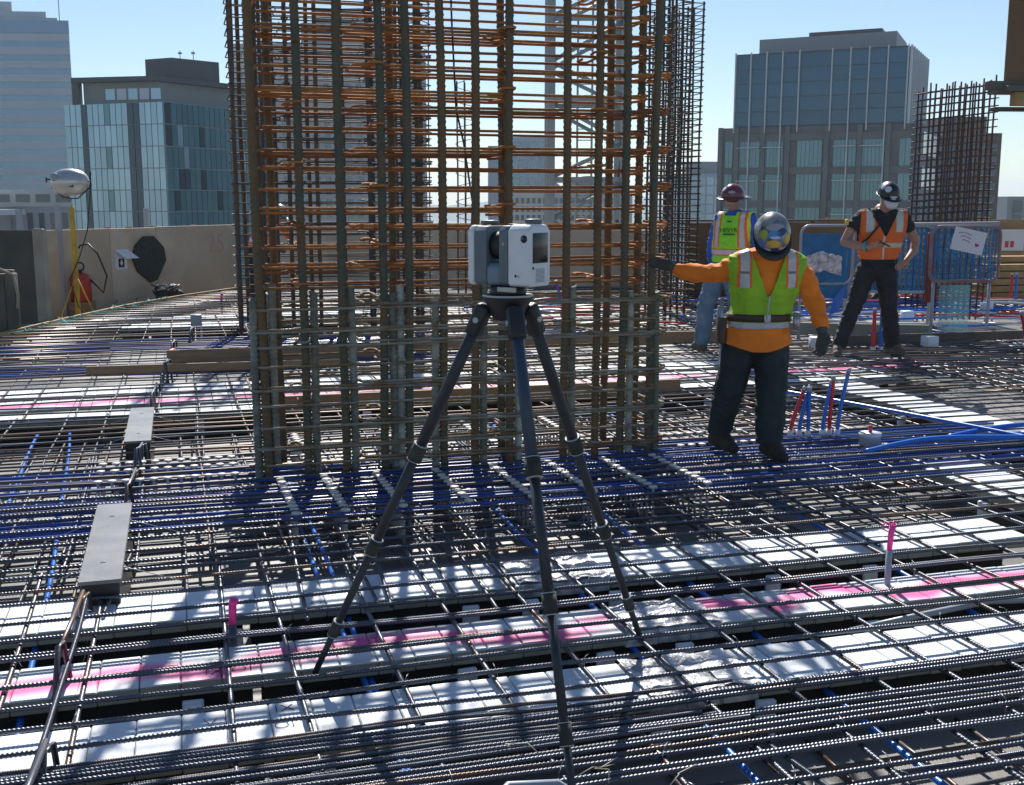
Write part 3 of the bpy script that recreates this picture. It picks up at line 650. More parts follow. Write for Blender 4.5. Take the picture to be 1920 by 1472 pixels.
for k, (u, s) in enumerate(((0.55, 0), (0.59, 0), (-0.98, -0.05), (1.62, 0.1), (2.15, 0.1), (3.15, 0.15), (-0.62, -0.2))):
    o = MB().tube([xy(*p[:2], p[2]) for p in wob((u - s, 1.6, -0.12), (u + s, 8.8, -0.12), 40, 0.015, 50 + k)], 0.0115, 8).build('tendon', M_BLUE2)
    tag(o, 'light blue tendon crossing low beneath the top bars', 'tendon', 'light blue cross tendons')
for k in range(7):
    o = MB().tube([xy(*p[:2], p[2]) for p in wob((-3.6, 11.1 + k * .12, -0.03), (3.6, 11.0 + k * 0.10, -0.03), 30, 0.03, 80 + k)], 0.0105, 6).build('tendon', M_BLUE)
    tag(o, 'blue tendon crossing behind the front cage near the timber planks', 'tendon', 'blue tendons behind the front cage')
for k in range(6):
    o = MB().tube([xy(*p[:2], p[2]) for p in wob((-1.9, 12.6 + k * .16, 0.0), (5.0, 12.8 + k * 0.2, -0.02), 30, 0.04, 95 + k)], 0.0105, 6).build('tendon', M_BLUE)
    tag(o, 'blue tendon on the far left part of the floor', 'tendon', 'blue tendons far left')
# two raised blue pipes sweeping in from the right
for k, (p, r_) in enumerate((([(4.1, 6.1, 0.0), (4.6, 6.12, 0.05), (5.2, 5.95, 0.06), (6.2, 5.75, 0.05), (8, 5.4, 0.03)], 0.017), ([(4.9, 6.35, 0.0), (5.5, 6.35, 0.05), (6.3, 6.1, 0.06), (8, 5.8, 0.04)], 0.017), ([(4.6, 8.2, 0.05), (5.0, 6.9, 0.05), (5.3, 5.9, 0.04), (5.6, 4.9, 0.02)], 0.014))):
    P = [Vector(q) for q in p]; pts = []
    for i in range(len(P) - 1):
        a = P[max(i - 1, 0)]; b = P[i]; c = P[i + 1]; d = P[min(i + 2, len(P) - 1)]
        for q in range(8):
            t = q / 8; pts.append(0.5 * ((2 * b) + (c - a) * t + (2 * a - 5 * b + 4 * c - d) * t * t + (3 * b - a - 3 * c + d) * t ** 3))
    pts.append(P[-1])
    o = MB().tube([xy(q.x, q.y, q.z) for q in pts], r_, 10).build('flexible_pipe', M_BLUE2 if k != 1 else M_BLUE2)
    tag(o, ('near blue flexible pipe bending over the bars at the right edge', 'far blue flexible pipe bending over the bars at the right edge', 'thin blue pipe running diagonally past the white sleeve')[k], 'pipe')
# headed stud rails around the front cage
stud = MB().cyl((0, 0, 0), (0, 0, 0.205), 0.008, 8).lathe([(0, 0.205), (0.024, 0.205), (0.024, 0.216), (0.0, 0.2165)], 14).mesh('headed_stud', mat('dusty_stud_head', (0.72, 0.66, 0.61), (0.55, 0.5, 0.46), 40, 0.5, 0.1))
def stud_rail(u, v, du, dv, n, side, step=0.075):
    t = thing('stud_rail', 'rail of pale round headed studs %s the rusty cage' % side, 'stud rail', xy(u, v, -0.212), GA, 'stud rails %s the rusty cage' % side)
    d = Vector((du, dv, 0)).normalized()
    MB().box((-0.02, -0.013, 0), (n * step, 0.013, 0.005), M=Matrix.Rotation(math.atan2(d.y, d.x), 4, 'Z')).build('base_rail', M_BARF, t)
    for i in range(n): link('headed_stud', stud, t, Matrix.Translation(d * (i * step + 0.02)))
for u in (0.5, 0.75, 1.05, 1.4, 1.75, 2.1, 2.45, 2.78): stud_rail(u, 6.42, 0.02, -1, 11, 'in front of')
for v in (6.62, 6.88, 7.08): stud_rail(0.28, v, -1, -0.0, 11, 'left of')
for v in (6.6, 6.95): stud_rail(3.05, v, 1, 0, 9, 'right of')
for u in (0.7, 1.3, 1.9, 2.5): stud_rail(u, 7.25, 0, 1, 9, 'behind')

# ================================================================== COLUMN CAGES
def rrect(x0, y0, x1, y1, r, z=0, n=5):
    P = []
    for cx, cy, a0 in ((x1 - r, y1 - r, 0), (x0 + r, y1 - r, 90), (x0 + r, y0 + r, 180), (x1 - r, y0 + r, 270)):
        for k in range(n + 1):
            a = R(a0 + 90 * k / n); P.append((cx + r * math.cos(a), cy + r * math.sin(a), z))
    return P
def hoop_mesh(x0, y0, x1, y1, rad, m, hook=True, n=6):
    P = rrect(x0, y0, x1, y1, 0.04)
    mb = MB(); mb.tube(P, rad, n, closed=True)
    if hook:
        mb.tube([(x1 - 0.03, y0 + 0.004, 0.018), (x1 + 0.0, y0 + 0.02, 0.018), (x1 - 0.02, y0 + 0.06, 0.02), (x1 - 0.11, y0 + 0.13, 0.022)], rad, n)
        mb.tube([(x1 - 0.02, y0 + 0.03, -0.018), (x1 - 0.05, y0 - 0.0, -0.018), (x1 - 0.12, y0 + 0.10, -0.02)], rad, n)
    return mb.mesh('hoop', m)
def tie_mesh(L, rad, m, n=6):
    P = [(0.10, 0.045, 0), (0.02, 0.05, 0), (-0.02, 0.03, 0), (-0.028, 0.0, 0), (-0.01, -0.02, 0), (0.03, -0.025, 0)]
    Q = [(L - p[0], p[1], 0) for p in P][::-1]
    return MB().tube(P + Q, rad, n).mesh('cross_tie', m)
def column_cage(label, u0, u1, v0, v1, hgt, nf, nb, rbar, rh, step, zlap, mv, front=None, detail=True, flare=0.02, ext=0.12, phase=0.05):
    cu, cv = (u0 + u1) / 2, (v0 + v1) / 2
    t = thing('rebar_cage', label, 'rebar cage', xy(cu, cv, 0), GA)
    rc = random.Random(int(u0 * 100) + nf); hw, hd = (u1 - u0) / 2, (v1 - v0) / 2
    vb = ribbed('vertical_bar', hgt + 0.22, rbar, mv, 10, h=0.09) if detail else plainbar('vertical_bar', hgt + 0.22, rbar, mv, 8)
    dw = ribbed('dowel_bar', zlap + 0.22, rbar * 0.95, M_DOWEL, 10, h=0.12); dg = ribbed('dowel_bar', zlap + 0.22, rbar * 0.95, M_DOWELG, 10, h=0.12)
    fr = front or [-hw + 2 * hw * i / (nf - 1) for i in range(nf)]
    spots = [(x, -hd) for x in fr] + [(-hw + 0.12 + (2 * hw - 0.24) * i / (nb - 1), hd) for i in range(nb)] + [(hw, 0.0), (-hw + .02, 0.05)]
    for i, (x, y) in enumerate(spots):
        xt = x * (1 + flare) + rc.uniform(-0.02, 0.02)
        link('vertical_bar', vb, t, aim((x, y, -0.22), (xt, y + rc.uniform(-.015, .015), hgt), hgt + 0.22, rc.uniform(0, 6)))
        if zlap and rc.random() < (0.8 if i < len(fr) else 0.5):
            s = 1 if rc.random() < 0.7 else -1; zz = zlap + rc.uniform(-.05, .05)
            link('dowel_bar', dg if (x > hw * 0.5 and rc.random() < 0.7) else dw, t, aim((x + s * rbar * 2.15, y + 0.01, -0.22), (x + s * rbar * 2.15, y + 0.01, zz), zlap + 0.22, rc.uniform(0, 6)))
    e = rbar + rh
    def hoops(m, e):
        return (hoop_mesh(-hw - e, -hd - e, hw + e, hd + e, rh, m),
                hoop_mesh(-hw * 0.52, -hd - e, hw + ext, hd + e, rh, m), hoop_mesh(-hw - e - 0.03, -hd - e, hw * 0.25, hd + e, rh, m),
                tie_mesh(2 * hd + 2 * e, rh, m))
    HR = hoops(M_RUST if detail else mv, -e if detail else e); HG = hoops(M_TIEG if detail else mv, e)
    z = phase; k = 0
    txs = [fr[int(q * (len(fr) - 1))] for q in (0.18, 0.36, 0.64, 0.82)]
    while z < hgt - 0.03:
        H = HG if z < zlap - 0.02 else HR
        fl = 1 + flare * z / hgt; zz = z + rc.uniform(-.008, .008)
        tl = lambda s=1.0: Matrix.Rotation(rc.uniform(-.004, .004) * s, 4, 'Y') @ Matrix.Diagonal((fl, 1, 1, 1))
        link('hoop', H[0], t, Matrix.Translation((0, 0, zz)) @ tl(1.5))
        if k % 2 == 0 and (z < 2.7 or not detail): link('inner_hoop', H[1], t, Matrix.Translation((rc.uniform(-.02, .02), 0, zz + 2.1 * rh)) @ tl(2))
        if detail and k % 3 == 1: link('inner_hoop', H[2], t, Matrix.Translation((rc.uniform(-.02, .02), 0, zz - 2.1 * rh)) @ tl(2))
        for q, x in enumerate(txs):
            if (detail or q % 2) and (q + k) % 3 == 0:
                link('cross_tie', H[3], t, Matrix.Translation((x * fl, -hd - e, zz + 3.2 * rh)) @ Matrix.Rotation(R(90 + rc.uniform(-4, 4)), 4, 'Z') @ Matrix.Rotation(rc.uniform(-.05, .05), 4, 'Y'))
        z += step * rc.uniform(0.95, 1.05); k += 1
    return t
px = [505, 575, 640, 712, 757, 820, 877, 940, 1046, 1108, 1160, 1213]
fr = [(p - 505) / 708 * 2.37 - 1.185 for p in px]
column_cage('large rusty column rebar cage standing behind the scanner', 0.45, 2.82, 6.58, 7.03, 3.35, 12, 4, 0.0245, 0.0085, 0.112, 1.04, M_VERT, fr)
column_cage('second tall column rebar cage behind the left edge of the rusty one', 0.70, 2.95, 14.1, 14.65, 4.6, 8, 6, 0.026, 0.0085, 0.125, 0, M_FARB, None, False, 0.0)
# dark corner bars bunched at the front cage's right end are its own spare bars, leaning together
def mesh_cage(label, p0, p1, depth, hgt, nx, rows, rbar, step, m, slope=0.0, mt=None):
    p0 = Vector((*p0, 0)); p1 = Vector((*p1, 0)); d = p1 - p0; L = d.length
    t = thing('rebar_cage', label, 'rebar cage', p0, math.atan2(d.y, d.x)); rc = random.Random(nx)
    for q in range(rows):
        for i in range(nx):
            x = L * i / (nx - 1); hh = hgt + slope * x + rc.uniform(-.06, .06)
            link('vertical_bar', plainbar('vertical_bar', hh + .2, rbar, m, 6), t, aim((x, depth * q, -0.2), (x + rc.uniform(-.02, .02), depth * q, hh), hh + .2))
    hm = MB().tube(rrect(-0.05, -0.03, L + 0.05, depth * (rows - 1) + 0.03, 0.03), 0.009, 5, closed=True).mesh('hoop', mt or m)
    z = 0.1; 
    while z < hgt + min(0, slope * L) - 0.02:
        link('hoop', hm, t, Matrix.Translation((0, 0, z + rc.uniform(-.008, .008))) @ Matrix.Rotation(math.atan(-slope * z / hgt), 4, 'Y')); z += step
    return t
mesh_cage('tall dark narrow rebar cage right of the rusty column cage', (2.42, 20.2), (2.72, 18.9), 0.35, 4.75, 5, 2, 0.016, 0.10, M_FARB)
mesh_cage('very tall dark rebar cage close behind the right end of the rusty one', (1.95, 16.6), (2.2, 16.3), 0.4, 5.2, 4, 2, 0.02, 0.10, M_FARB)
mesh_cage('open rebar cage on the right, a square grid against the sky', (6.08, 17.0), (7.12, 17.2), 0.35, 3.22, 12, 2, 0.0135, 0.098, M_PURP, 0.13, M_FARB)
mesh_cage('thin light rebar grid far behind the middle of the rusty cage', (-2.35, 19.6), (-1.55, 19.4), 0.5, 5.2, 5, 2, 0.011, 0.11, M_FARB)
# round spiral cage
sp = thing('spiral_cage', 'slim round spiral rebar cage seen through the rusty column cage', 'rebar cage', (-0.75, 19.6, 0))
for k in range(7): link('vertical_bar', plainbar('vertical_bar', 3.75, 0.011, M_FARB), sp, aim((0.19 * math.cos(k * .9), 0.19 * math.sin(k * .9), -0.2), (0.19 * math.cos(k * .9), 0.19 * math.sin(k * .9), 3.55), 3.75))
MB().tube([(0.2 * math.cos(k * 0.4), 0.2 * math.sin(k * 0.4), k * 0.4 / 6.283 * 0.24) for k in range(232)], 0.006, 5).build('spiral', M_FARB, sp)
# loose cable hanging through the front cage
o = MB().tube([xy(1.62, 6.9, 3.3), xy(1.63, 6.85, 2.6), xy(1.64, 6.8, 2.1), xy(1.66, 6.7, 1.9), xy(1.70, 6.65, 1.55), xy(1.69, 6.66, 1.3)], 0.006, 6).build('hanging_cable', M_BLACK); tag(o, 'thin black cable hanging down inside the rusty cage', 'cable')

# ---- tower crane mast
M_CRANE = mat('grey_crane_paint', (0.30, 0.33, 0.33), (0.24, 0.27, 0.28), 3, 0.55, 0.1)
cm = thing('crane_mast', 'grey lattice crane mast standing behind the rusty cage', 'crane', (2.0, 31.6, -0.25))
W2 = 0.98; HM = 10.0; sec = 2.05
for sx in (-1, 1):
    for sy in (-1, 1): MB().box((sx * W2 - 0.11, sy * W2 - 0.11, 0), (sx * W2 + 0.11, sy * W2 + 0.11, HM)).build('chord', M_CRANE, cm)
for k in range(int(HM / sec)):
    z = k * sec + 0.3
    for sy in (-1, 1):
        MB().box((-W2 + .112, sy * W2 - 0.05, z), (W2 - .112, sy * W2 + 0.05, z + 0.12)).build('horizontal_brace', M_CRANE, cm)
        f = 1 if k % 2 else -1
        MB().cyl((-W2 * f, sy * (W2 + .02), z + 0.1), (W2 * f, sy * (W2 + .02), z + sec / 2), 0.055, 6).build('diagonal_brace', M_CRANE, cm)
        MB().cyl((W2 * f, sy * (W2 + .02), z + sec / 2), (-W2 * f, sy * (W2 + .02), z + sec), 0.055, 6).build('diagonal_brace', M_CRANE, cm)
        MB().cyl((W2, f * W2, z + 0.1), (W2, -f * W2, z + sec / 2), 0.05, 6).build('diagonal_brace', M_CRANE, cm)
    MB().box((W2 - .05, -W2 + .112, z), (W2 + .05, W2 - .112, z + 0.12)).build('horizontal_brace', M_CRANE, cm)
ld = MB()
for x in (-0.2, 0.2): ld.cyl((x, 0.5, 0), (x, 0.5, HM), 0.03, 6)
for k in range(32): ld.cyl((-0.2, 0.5, 0.2 + k * 0.3), (0.2, 0.5, 0.2 + k * 0.3), 0.015, 5)
ld.build('ladder', M_CRANE, cm)

# ================================================================== SCANNER AND TRIPOD
AP = Vector((-0.012, 3.42, 1.272))
tr = thing('survey_tripod', 'black three legged survey tripod standing through the near rebar mat', 'tripod', (AP.x, AP.y, -0.03))
def loc(p): return Vector(p) - Vector((AP.x, AP.y, -0.03))
MB().lathe([(0, -0.07), (0.045, -0.07), (0.06, -0.03), (0.072, -0.012), (0.076, 0.0), (0.076, 0.006), (0.0, 0.006)], 28, M=Matrix.Translation(loc(AP))).build('head_plate', M_BLACK, tr)
MB().lathe([(0.0765, 0.0), (0.078, 0.002), (0.0765, 0.006)], 28, M=Matrix.Translation(loc(AP))).build('rim', M_STEEL, tr)
M_LEG = [M_CARBON, mat('blue_grey_leg', (0.035, 0.055, 0.085), rough=0.5)]
for k, (foot, st) in enumerate((((-0.672, 3.66, -0.032), (-0.075, 0.015)), ((0.472, 3.945, -0.03), (0.065, 0.03)), ((0.166, 2.70, -0.03), (0.02, -0.07)))):
    f = loc(foot); top = loc(AP + Vector((st[0], st[1], -0.045))); d = f - top
    seg = [0.0, 0.36, 0.62, 0.86, 1.0] if k < 2 else [0.0, 0.30, 0.56, 0.80, 1.0]
    if k == 2: seg = [0.0, 0.33, 0.6, 0.84, 1.0]
    rad = [0.0185, 0.0155, 0.0130, 0.0105]
    hinge = MB(); q = d.normalized().to_track_quat('Z', 'Y').to_matrix().to_4x4(); Mh = Matrix.Translation(top) @ q
    hinge.bbox((-0.026, -0.024, -0.02), (0.026, 0.024, 0.085), 0.012, M=Mh)
    lg = hinge.build('leg_hinge', M_BLACK, tr)
    MB().cyl(Mh @ Vector((-0.031, 0, 0.03)), Mh @ Vector((0.031, 0, 0.03)), 0.009, 10).build('hinge_bolt', M_STEEL, lg)
    leg = MB()
    for s in range(4): leg.cyl(top + d * seg[s], top + d * seg[s + 1], rad[s], 18, 1 if (k == 2 and s == 0) else 0)
    lo = leg.build('leg', M_LEG, tr)
    for s in (1, 2, 3):
        c0 = top + d * (seg[s] - 0.018); c1 = top + d * (seg[s] + 0.022)
        MB().cyl(c0, c1, rad[s - 1] + 0.0055, 18).build('twist_collar', M_RUBBER, lo)
        for e0 in (seg[s] - 0.0195, seg[s] + 0.022):
            MB().cyl(top + d * e0, top + d * (e0 + 0.0018), rad[s - 1] + 0.0062, 18).build('collar_ring', mat('pale_ring', (0.45, 0.46, 0.47), rough=0.5), lo)
    MB().cyl(top + d * 0.985, f, 0.011, 10, r1=0.005).build('rubber_foot', M_RUBBER, lo)

SC = thing('laser_scanner', 'white and grey laser scanner with small screen on the tripod', 'scanner', (AP.x, AP.y, AP.z + 0.006), R(-35)); SC.scale = (0.9, 0.9, 0.9)
# local x: long axis (right end nearer the camera), y: depth
MB().lathe([(0, 0), (0.060, 0), (0.062, 0.006), (0.058, 0.030), (0.0, 0.030)], 28).build('base_adapter', M_BLACK, SC)
MB().bbox((0.0, -0.0645, 0.012), (0.07, -0.05, 0.028), 0.003).build('clamp_lever', mat('pale_clamp', (0.5, 0.48, 0.42), rough=0.5), SC)
z0, z1 = 0.0305, 0.232
def rprism(x0, x1, y0, y1, za, zb, cut, bev, m, name, par=SC):
    bm = bmesh.new()
    poly = [(y0, za + cut[0]), (y0 + cut[0], za), (y1 - cut[0], za), (y1, za + cut[0]), (y1, zb - cut[1]), (y1 - cut[1], zb), (y0 + cut[1], zb), (y0, zb - cut[1])]
    va = [bm.verts.new((x0, p[0], p[1])) for p in poly]; vb_ = [bm.verts.new((x1, p[0], p[1])) for p in poly]
    bm.faces.new(va); bm.faces.new(vb_[::-1]); k = len(poly)
    for i in range(k): bm.faces.new((va[(i + 1) % k], va[i], vb_[i], vb_[(i + 1) % k]))
    bmesh.ops.recalc_face_normals(bm, faces=bm.faces)
    bmesh.ops.bevel(bm, geom=bm.edges[:], offset=bev, segments=3, profile=0.6, affect='EDGES')
    for f in bm.faces: f.smooth = True
    me = bpy.data.meshes.new(name); bm.to_mesh(me); bm.free(); me.materials.append(m)
    return link(name, me, par)
D = 0.062
rprism(-0.122, -0.096, -D, D, z0, z1 - 0.004, (0.012, 0.018), 0.008, M_SCW, 'end_shell')
rprism(-0.0955, -0.046, -D + 0.001, D - 0.001, z0 + 0.002, z1 - 0.006, (0.012, 0.018), 0.004, M_SCG, 'mirror_housing')
rprism(-0.0455, 0.0045, -D + 0.004, D - 0.004, z0 + 0.002, z0 + 0.075, (0.010, 0.014), 0.004, M_SCB, 'bridge')
rprism(0.005, 0.0415, -D + 0.001, D - 0.001, z0 + 0.002, z1 - 0.004, (0.012, 0.018), 0.004, M_SCG, 'drive_housing')
body = rprism(0.042, 0.128, -D - 0.002, D + 0.002, z0, z1, (0.010, 0.020), 0.010, M_SCW, 'body_shell')
rot_x = Matrix.Rotation(R(90), 4, 'Y')
MB().lathe([(0.0, -0.0255), (0.046, -0.0255), (0.046, 0.0), (0.040, 0.025), (0.0, 0.0255)], 32, M=Matrix.Translation((-0.0205, 0, 0.162)) @ rot_x).build('mirror_drum', M_BLACK, SC)
MB().lathe([(0.0, -0.003), (0.030, -0.003), (0.034, 0.006), (0.0, 0.012)], 28, M=Matrix.Translation((-0.004, -0.012, 0.165)) @ rot_x).build('mirror_face', mat('mirror_grey', (0.25, 0.3, 0.33), rough=0.12, metal=0.7), SC)
# screen on the near end, lens window on the front, vents, logo block
MB().bbox((0.1283, -0.043, 0.108), (0.1305, 0.043, 0.205), 0.002).build('screen', M_GLASSB, SC)
fv = thing_ = MB()
for k in range(11): fv.box((0.1283, -0.026, 0.046 + k * 0.0042), (0.1292, 0.026, 0.0475 + k * 0.0042))
fv.build('vent_grille', mat('vent_grey', (0.22, 0.24, 0.27), rough=0.6), SC)
rot_y = Matrix.Rotation(R(90), 4, 'X')
MB().lathe([(0, -0.002), (0.0115, -0.002), (0.0125, 0.001), (0, 0.0012)], 24, M=Matrix.Translation((0.108, -0.0645, 0.186)) @ rot_y).build('camera_lens', M_GLASSB, SC)
MB().lathe([(0, -0.001), (0.005, -0.001), (0.005, 0.0008), (0, 0.001)], 16, M=Matrix.Translation((0.1287, -0.040, 0.092)) @ rot_x).build('power_button', mat('dark_blue_button', (0.03, 0.04, 0.09), rough=0.4), SC)
MB().box((0.072, -0.0655, 0.062), (0.079, -0.0643, 0.070)).build('maker_mark', M_INK, SC)
for k in range(3): MB().box((0.082, -0.0652, 0.0625 + k * 0.0027), (0.092 - 0.002 * k, -0.0643, 0.0638 + k * 0.0027)).build('maker_mark', mat('grey_ink', (0.25, 0.27, 0.3), rough=0.7), SC)
MB().prism([(-0.006, 0), (0.006, 0), (0, 0.0105)], 0, 0.0008, M=Matrix.Translation((0.023, -0.0613, 0.165)) @ rot_y).build('laser_sticker', mat('yellow_sticker', (0.7, 0.5, 0.08), rough=0.6), SC)
MB().bbox((0.085, -0.030, z1 + 0.001), (0.118, 0.030, z1 + 0.018), 0.006).build('handle', mat('dark_handle', (0.10, 0.12, 0.12), rough=0.5), SC)
MB().bbox((-0.116, 0.0, z1 - 0.003), (-0.06, 0.04, z1 + 0.012), 0.006).build('handle', mat('dark_handle', (0.10, 0.12, 0.12)), SC)
MB().bbox((0.02, -0.03, z1 - 0.003), (0.05, 0.0, z1 + 0.002), 0.001).build('battery_cover', M_SCG, SC)

# ================================================================== PEOPLE
def hull_mesh(prims, voxel, smooth=3, grow=0.0):
    """prims: (list of (centre, (rx,ry,rz)), tag); unioned by voxel remesh into one continuous surface"""
    me = bpy.data.meshes.new('tmp'); bm = bmesh.new()
    for els, _ in prims:
        b = bmesh.new()
        for c, r in els:
            r = r if isinstance(r, (tuple, list)) else (r, r, r)
            bmesh.ops.create_icosphere(b, subdivisions=2, radius=1.0, matrix=Matrix.Translation(c) @ Matrix.Diagonal((r[0] + grow, r[1] + grow, r[2] + grow, 1)))
        if len(els) > 1:
            ret = bmesh.ops.convex_hull(b, input=b.verts)
            bmesh.ops.delete(b, geom=list({g for g in ret['geom_interior'] + ret['geom_unused'] if isinstance(g, bmesh.types.BMVert)}), context='VERTS')
        t = bpy.data.meshes.new('t'); b.to_mesh(t); b.free(); bm.from_mesh(t); bpy.data.meshes.remove(t)
    bm.to_mesh(me); bm.free()
    o = bpy.data.objects.new('tmp', me); COL.objects.link(o)
    md = o.modifiers.new('r', 'REMESH'); md.mode = 'VOXEL'; md.voxel_size = voxel
    ms = o.modifiers.new('s', 'SMOOTH'); ms.factor = 0.5; ms.iterations = smooth
    out = bpy.data.meshes.new_from_object(o.evaluated_get(bpy.context.evaluated_depsgraph_get()))
    bpy.data.objects.remove(o); bpy.data.meshes.remove(me); return out
def wrinkle(me, amp, sel=None):
    from mathutils import noise
    cos = [v.co.copy() for v in me.vertices]; nor = [v.normal.copy() for v in me.vertices]
    for i, v in enumerate(me.vertices):
        if sel is not None and not sel[i]: continue
        p = cos[i]; q = Vector((p.x * 7, p.y * 7, p.z * 11)); w = noise.noise(q * 0.6) * 2.0
        r = 1 - abs(noise.noise(Vector((q.x + w, q.y - w, q.z * 1.2 + w))))
        v.co = p + nor[i] * (amp * (r * r * r - 0.45) + amp * 0.5 * noise.noise(q * 2.4))
    me.update()
def pdist(C, els):
    best = np.full(len(C), 9.0)
    for i in range(max(1, len(els) - 1)):
        a = els[i]; b = els[min(i + 1, len(els) - 1)]
        ra = np.array(a[1] if isinstance(a[1], (tuple, list)) else (a[1],) * 3); rb_ = np.array(b[1] if isinstance(b[1], (tuple, list)) else (b[1],) * 3)
        A = np.array(a[0]); d = np.array(b[0]) - A; q = d @ d
        t0 = np.zeros(len(C)) if q < 1e-9 else np.clip((C - A) @ d / q, 0, 1)
        for dt in (-0.15, 0, 0.15):
            t = np.clip(t0 + dt, 0, 1)[:, None]; r = ra + (rb_ - ra) * t
            e = np.linalg.norm((C - A - d * t) / r, axis=1); best = np.minimum(best, (e - 1) * r.min(axis=1))
    return best
def body(par, prims, mats, voxel=0.011, smooth=4):
    me = hull_mesh(prims, voxel, smooth); me.name = 'body'
    keys = list(mats)
    for k in keys: me.materials.append(mats[k])
    n = len(me.polygons); C = np.empty(n * 3); me.polygons.foreach_get('center', C); C = C.reshape(-1, 3)
    D = np.stack([pdist(C, els) for els, _ in prims]); idx = np.array([keys.index(tg) for _, tg in prims])[D.argmin(axis=0)]
    me.polygons.foreach_set('material_index', idx.astype(np.int32)); me.polygons.foreach_set('use_smooth', np.ones(n, dtype=bool))
    cloth = [k for k, t in enumerate(keys) if t in ('shirt', 'jean', 'pants')]
    sel = np.ones(len(me.vertices), bool)
    for f, i in zip(me.polygons, idx):
        if i not in cloth:
            for v in f.vertices: sel[v] = False
    wrinkle(me, 0.013, sel)
    return link('body', me, par)
def garment(par, name, prims, mats, cuts, classify, voxel=0.012, grow=0.014, smooth=5):
    """shell over some prims; cuts: planes (co, no) for clean edges; classify(centre, normal) -> material index or None to delete"""
    me = hull_mesh(prims, voxel, smooth, grow + 0.004); wrinkle(me, 0.010); bm = bmesh.new(); bm.from_mesh(me); bpy.data.meshes.remove(me)
    for co, no in cuts: bmesh.ops.bisect_plane(bm, geom=bm.verts[:] + bm.edges[:] + bm.faces[:], plane_co=co, plane_no=no, dist=1e-5)
    dl = []
    for f in bm.faces:
        k = classify(f.calc_center_median(), f.normal)
        if k is None: dl.append(f)
        else: f.material_index = k; f.smooth = True
    bmesh.ops.delete(bm, geom=dl, context='FACES')
    me = bpy.data.meshes.new(name); bm.to_mesh(me); bm.free()
    for m in mats: me.materials.append(m)
    o = link(name, me, par); md = o.modifiers.new('thick', 'SOLIDIFY'); md.thickness = 0.005; md.offset = -1
    return o
def limb(*js): return [(tuple(j[0]), j[1]) for j in js]
def chain(js, tg):
    return [([(tuple(a[0]), a[1]), (tuple(b[0]), b[1])], tg) for a, b in zip(js[:-1], js[1:])]
def hand(wrist, pdir, out, side, tg, curl=0.5, s=1.0):
    """palm + 4 fingers + thumb. pdir: along hand, out: palm normal the fingers curl towards, side: thumb side"""
    w = Vector(wrist); p = Vector(pdir).normalized(); o = Vector(out); o = (o - p * o.dot(p)).normalized(); sd_ = p.cross(o).normalized() * side
    pr = [([(w, 0.026 * s), (w + p * 0.05 * s + sd_ * 0.018 * s, 0.021 * s)], tg), ([(w + p * 0.03 * s, 0.024 * s), (w + p * 0.075 * s - sd_ * 0.02 * s, 0.019 * s)], tg), ([(w + p * 0.03 * s, 0.024 * s), (w + p * 0.08 * s + sd_ * 0.02 * s, 0.019 * s)], tg)]
    for i, (off, L) in enumerate(((0.033, 0.066), (0.011, 0.076), (-0.011, 0.07), (-0.032, 0.054))):
        b = w + p * 0.082 * s + sd_ * off * s; a = curl * (0.9 + 0.12 * i); d = p; pts = [(b, 0.0115 * s)]; cur = b
        for q in range(3):
            d = (p * math.cos(a * (q + 0.5)) + o * math.sin(a * (q + 0.5))); cur = cur + d * (L * s * (0.42, 0.33, 0.25)[q]); pts.append((cur, (0.0108, 0.0098, 0.0085)[q] * s))
        pr += chain(pts, tg)
    t0 = w + p * 0.025 * s + sd_ * 0.026 * s; t1 = t0 + (p * 0.6 + sd_ * 0.75 + o * 0.3).normalized() * 0.042 * s; t2 = t1 + (p * 0.85 + sd_ * 0.15 + o * 0.5).normalized() * 0.034 * s
    return pr + chain([(t0, 0.014 * s), (t1, 0.0125 * s), (t2, 0.010 * s)], tg)
def boot(ankle, toe, tg):
    a = Vector(ankle); d = Vector(toe); d.z = 0; d.normalize(); s = Vector((-d.y, d.x, 0))
    heel = Vector((a.x, a.y, 0.045)) - d * 0.06; b = Vector((a.x, a.y, 0.04)) + d * 0.12; tp = Vector((a.x, a.y, 0.034)) + d * 0.18
    return [([(a + Vector((0, 0, 0.03)), 0.055), (heel, 0.042)], tg), ([(heel, 0.042), (b, 0.045)], tg), ([(b, 0.045), (tp, 0.036)], tg), ([(a, 0.056), (b + Vector((0, 0, 0.02)), 0.045)], tg)]

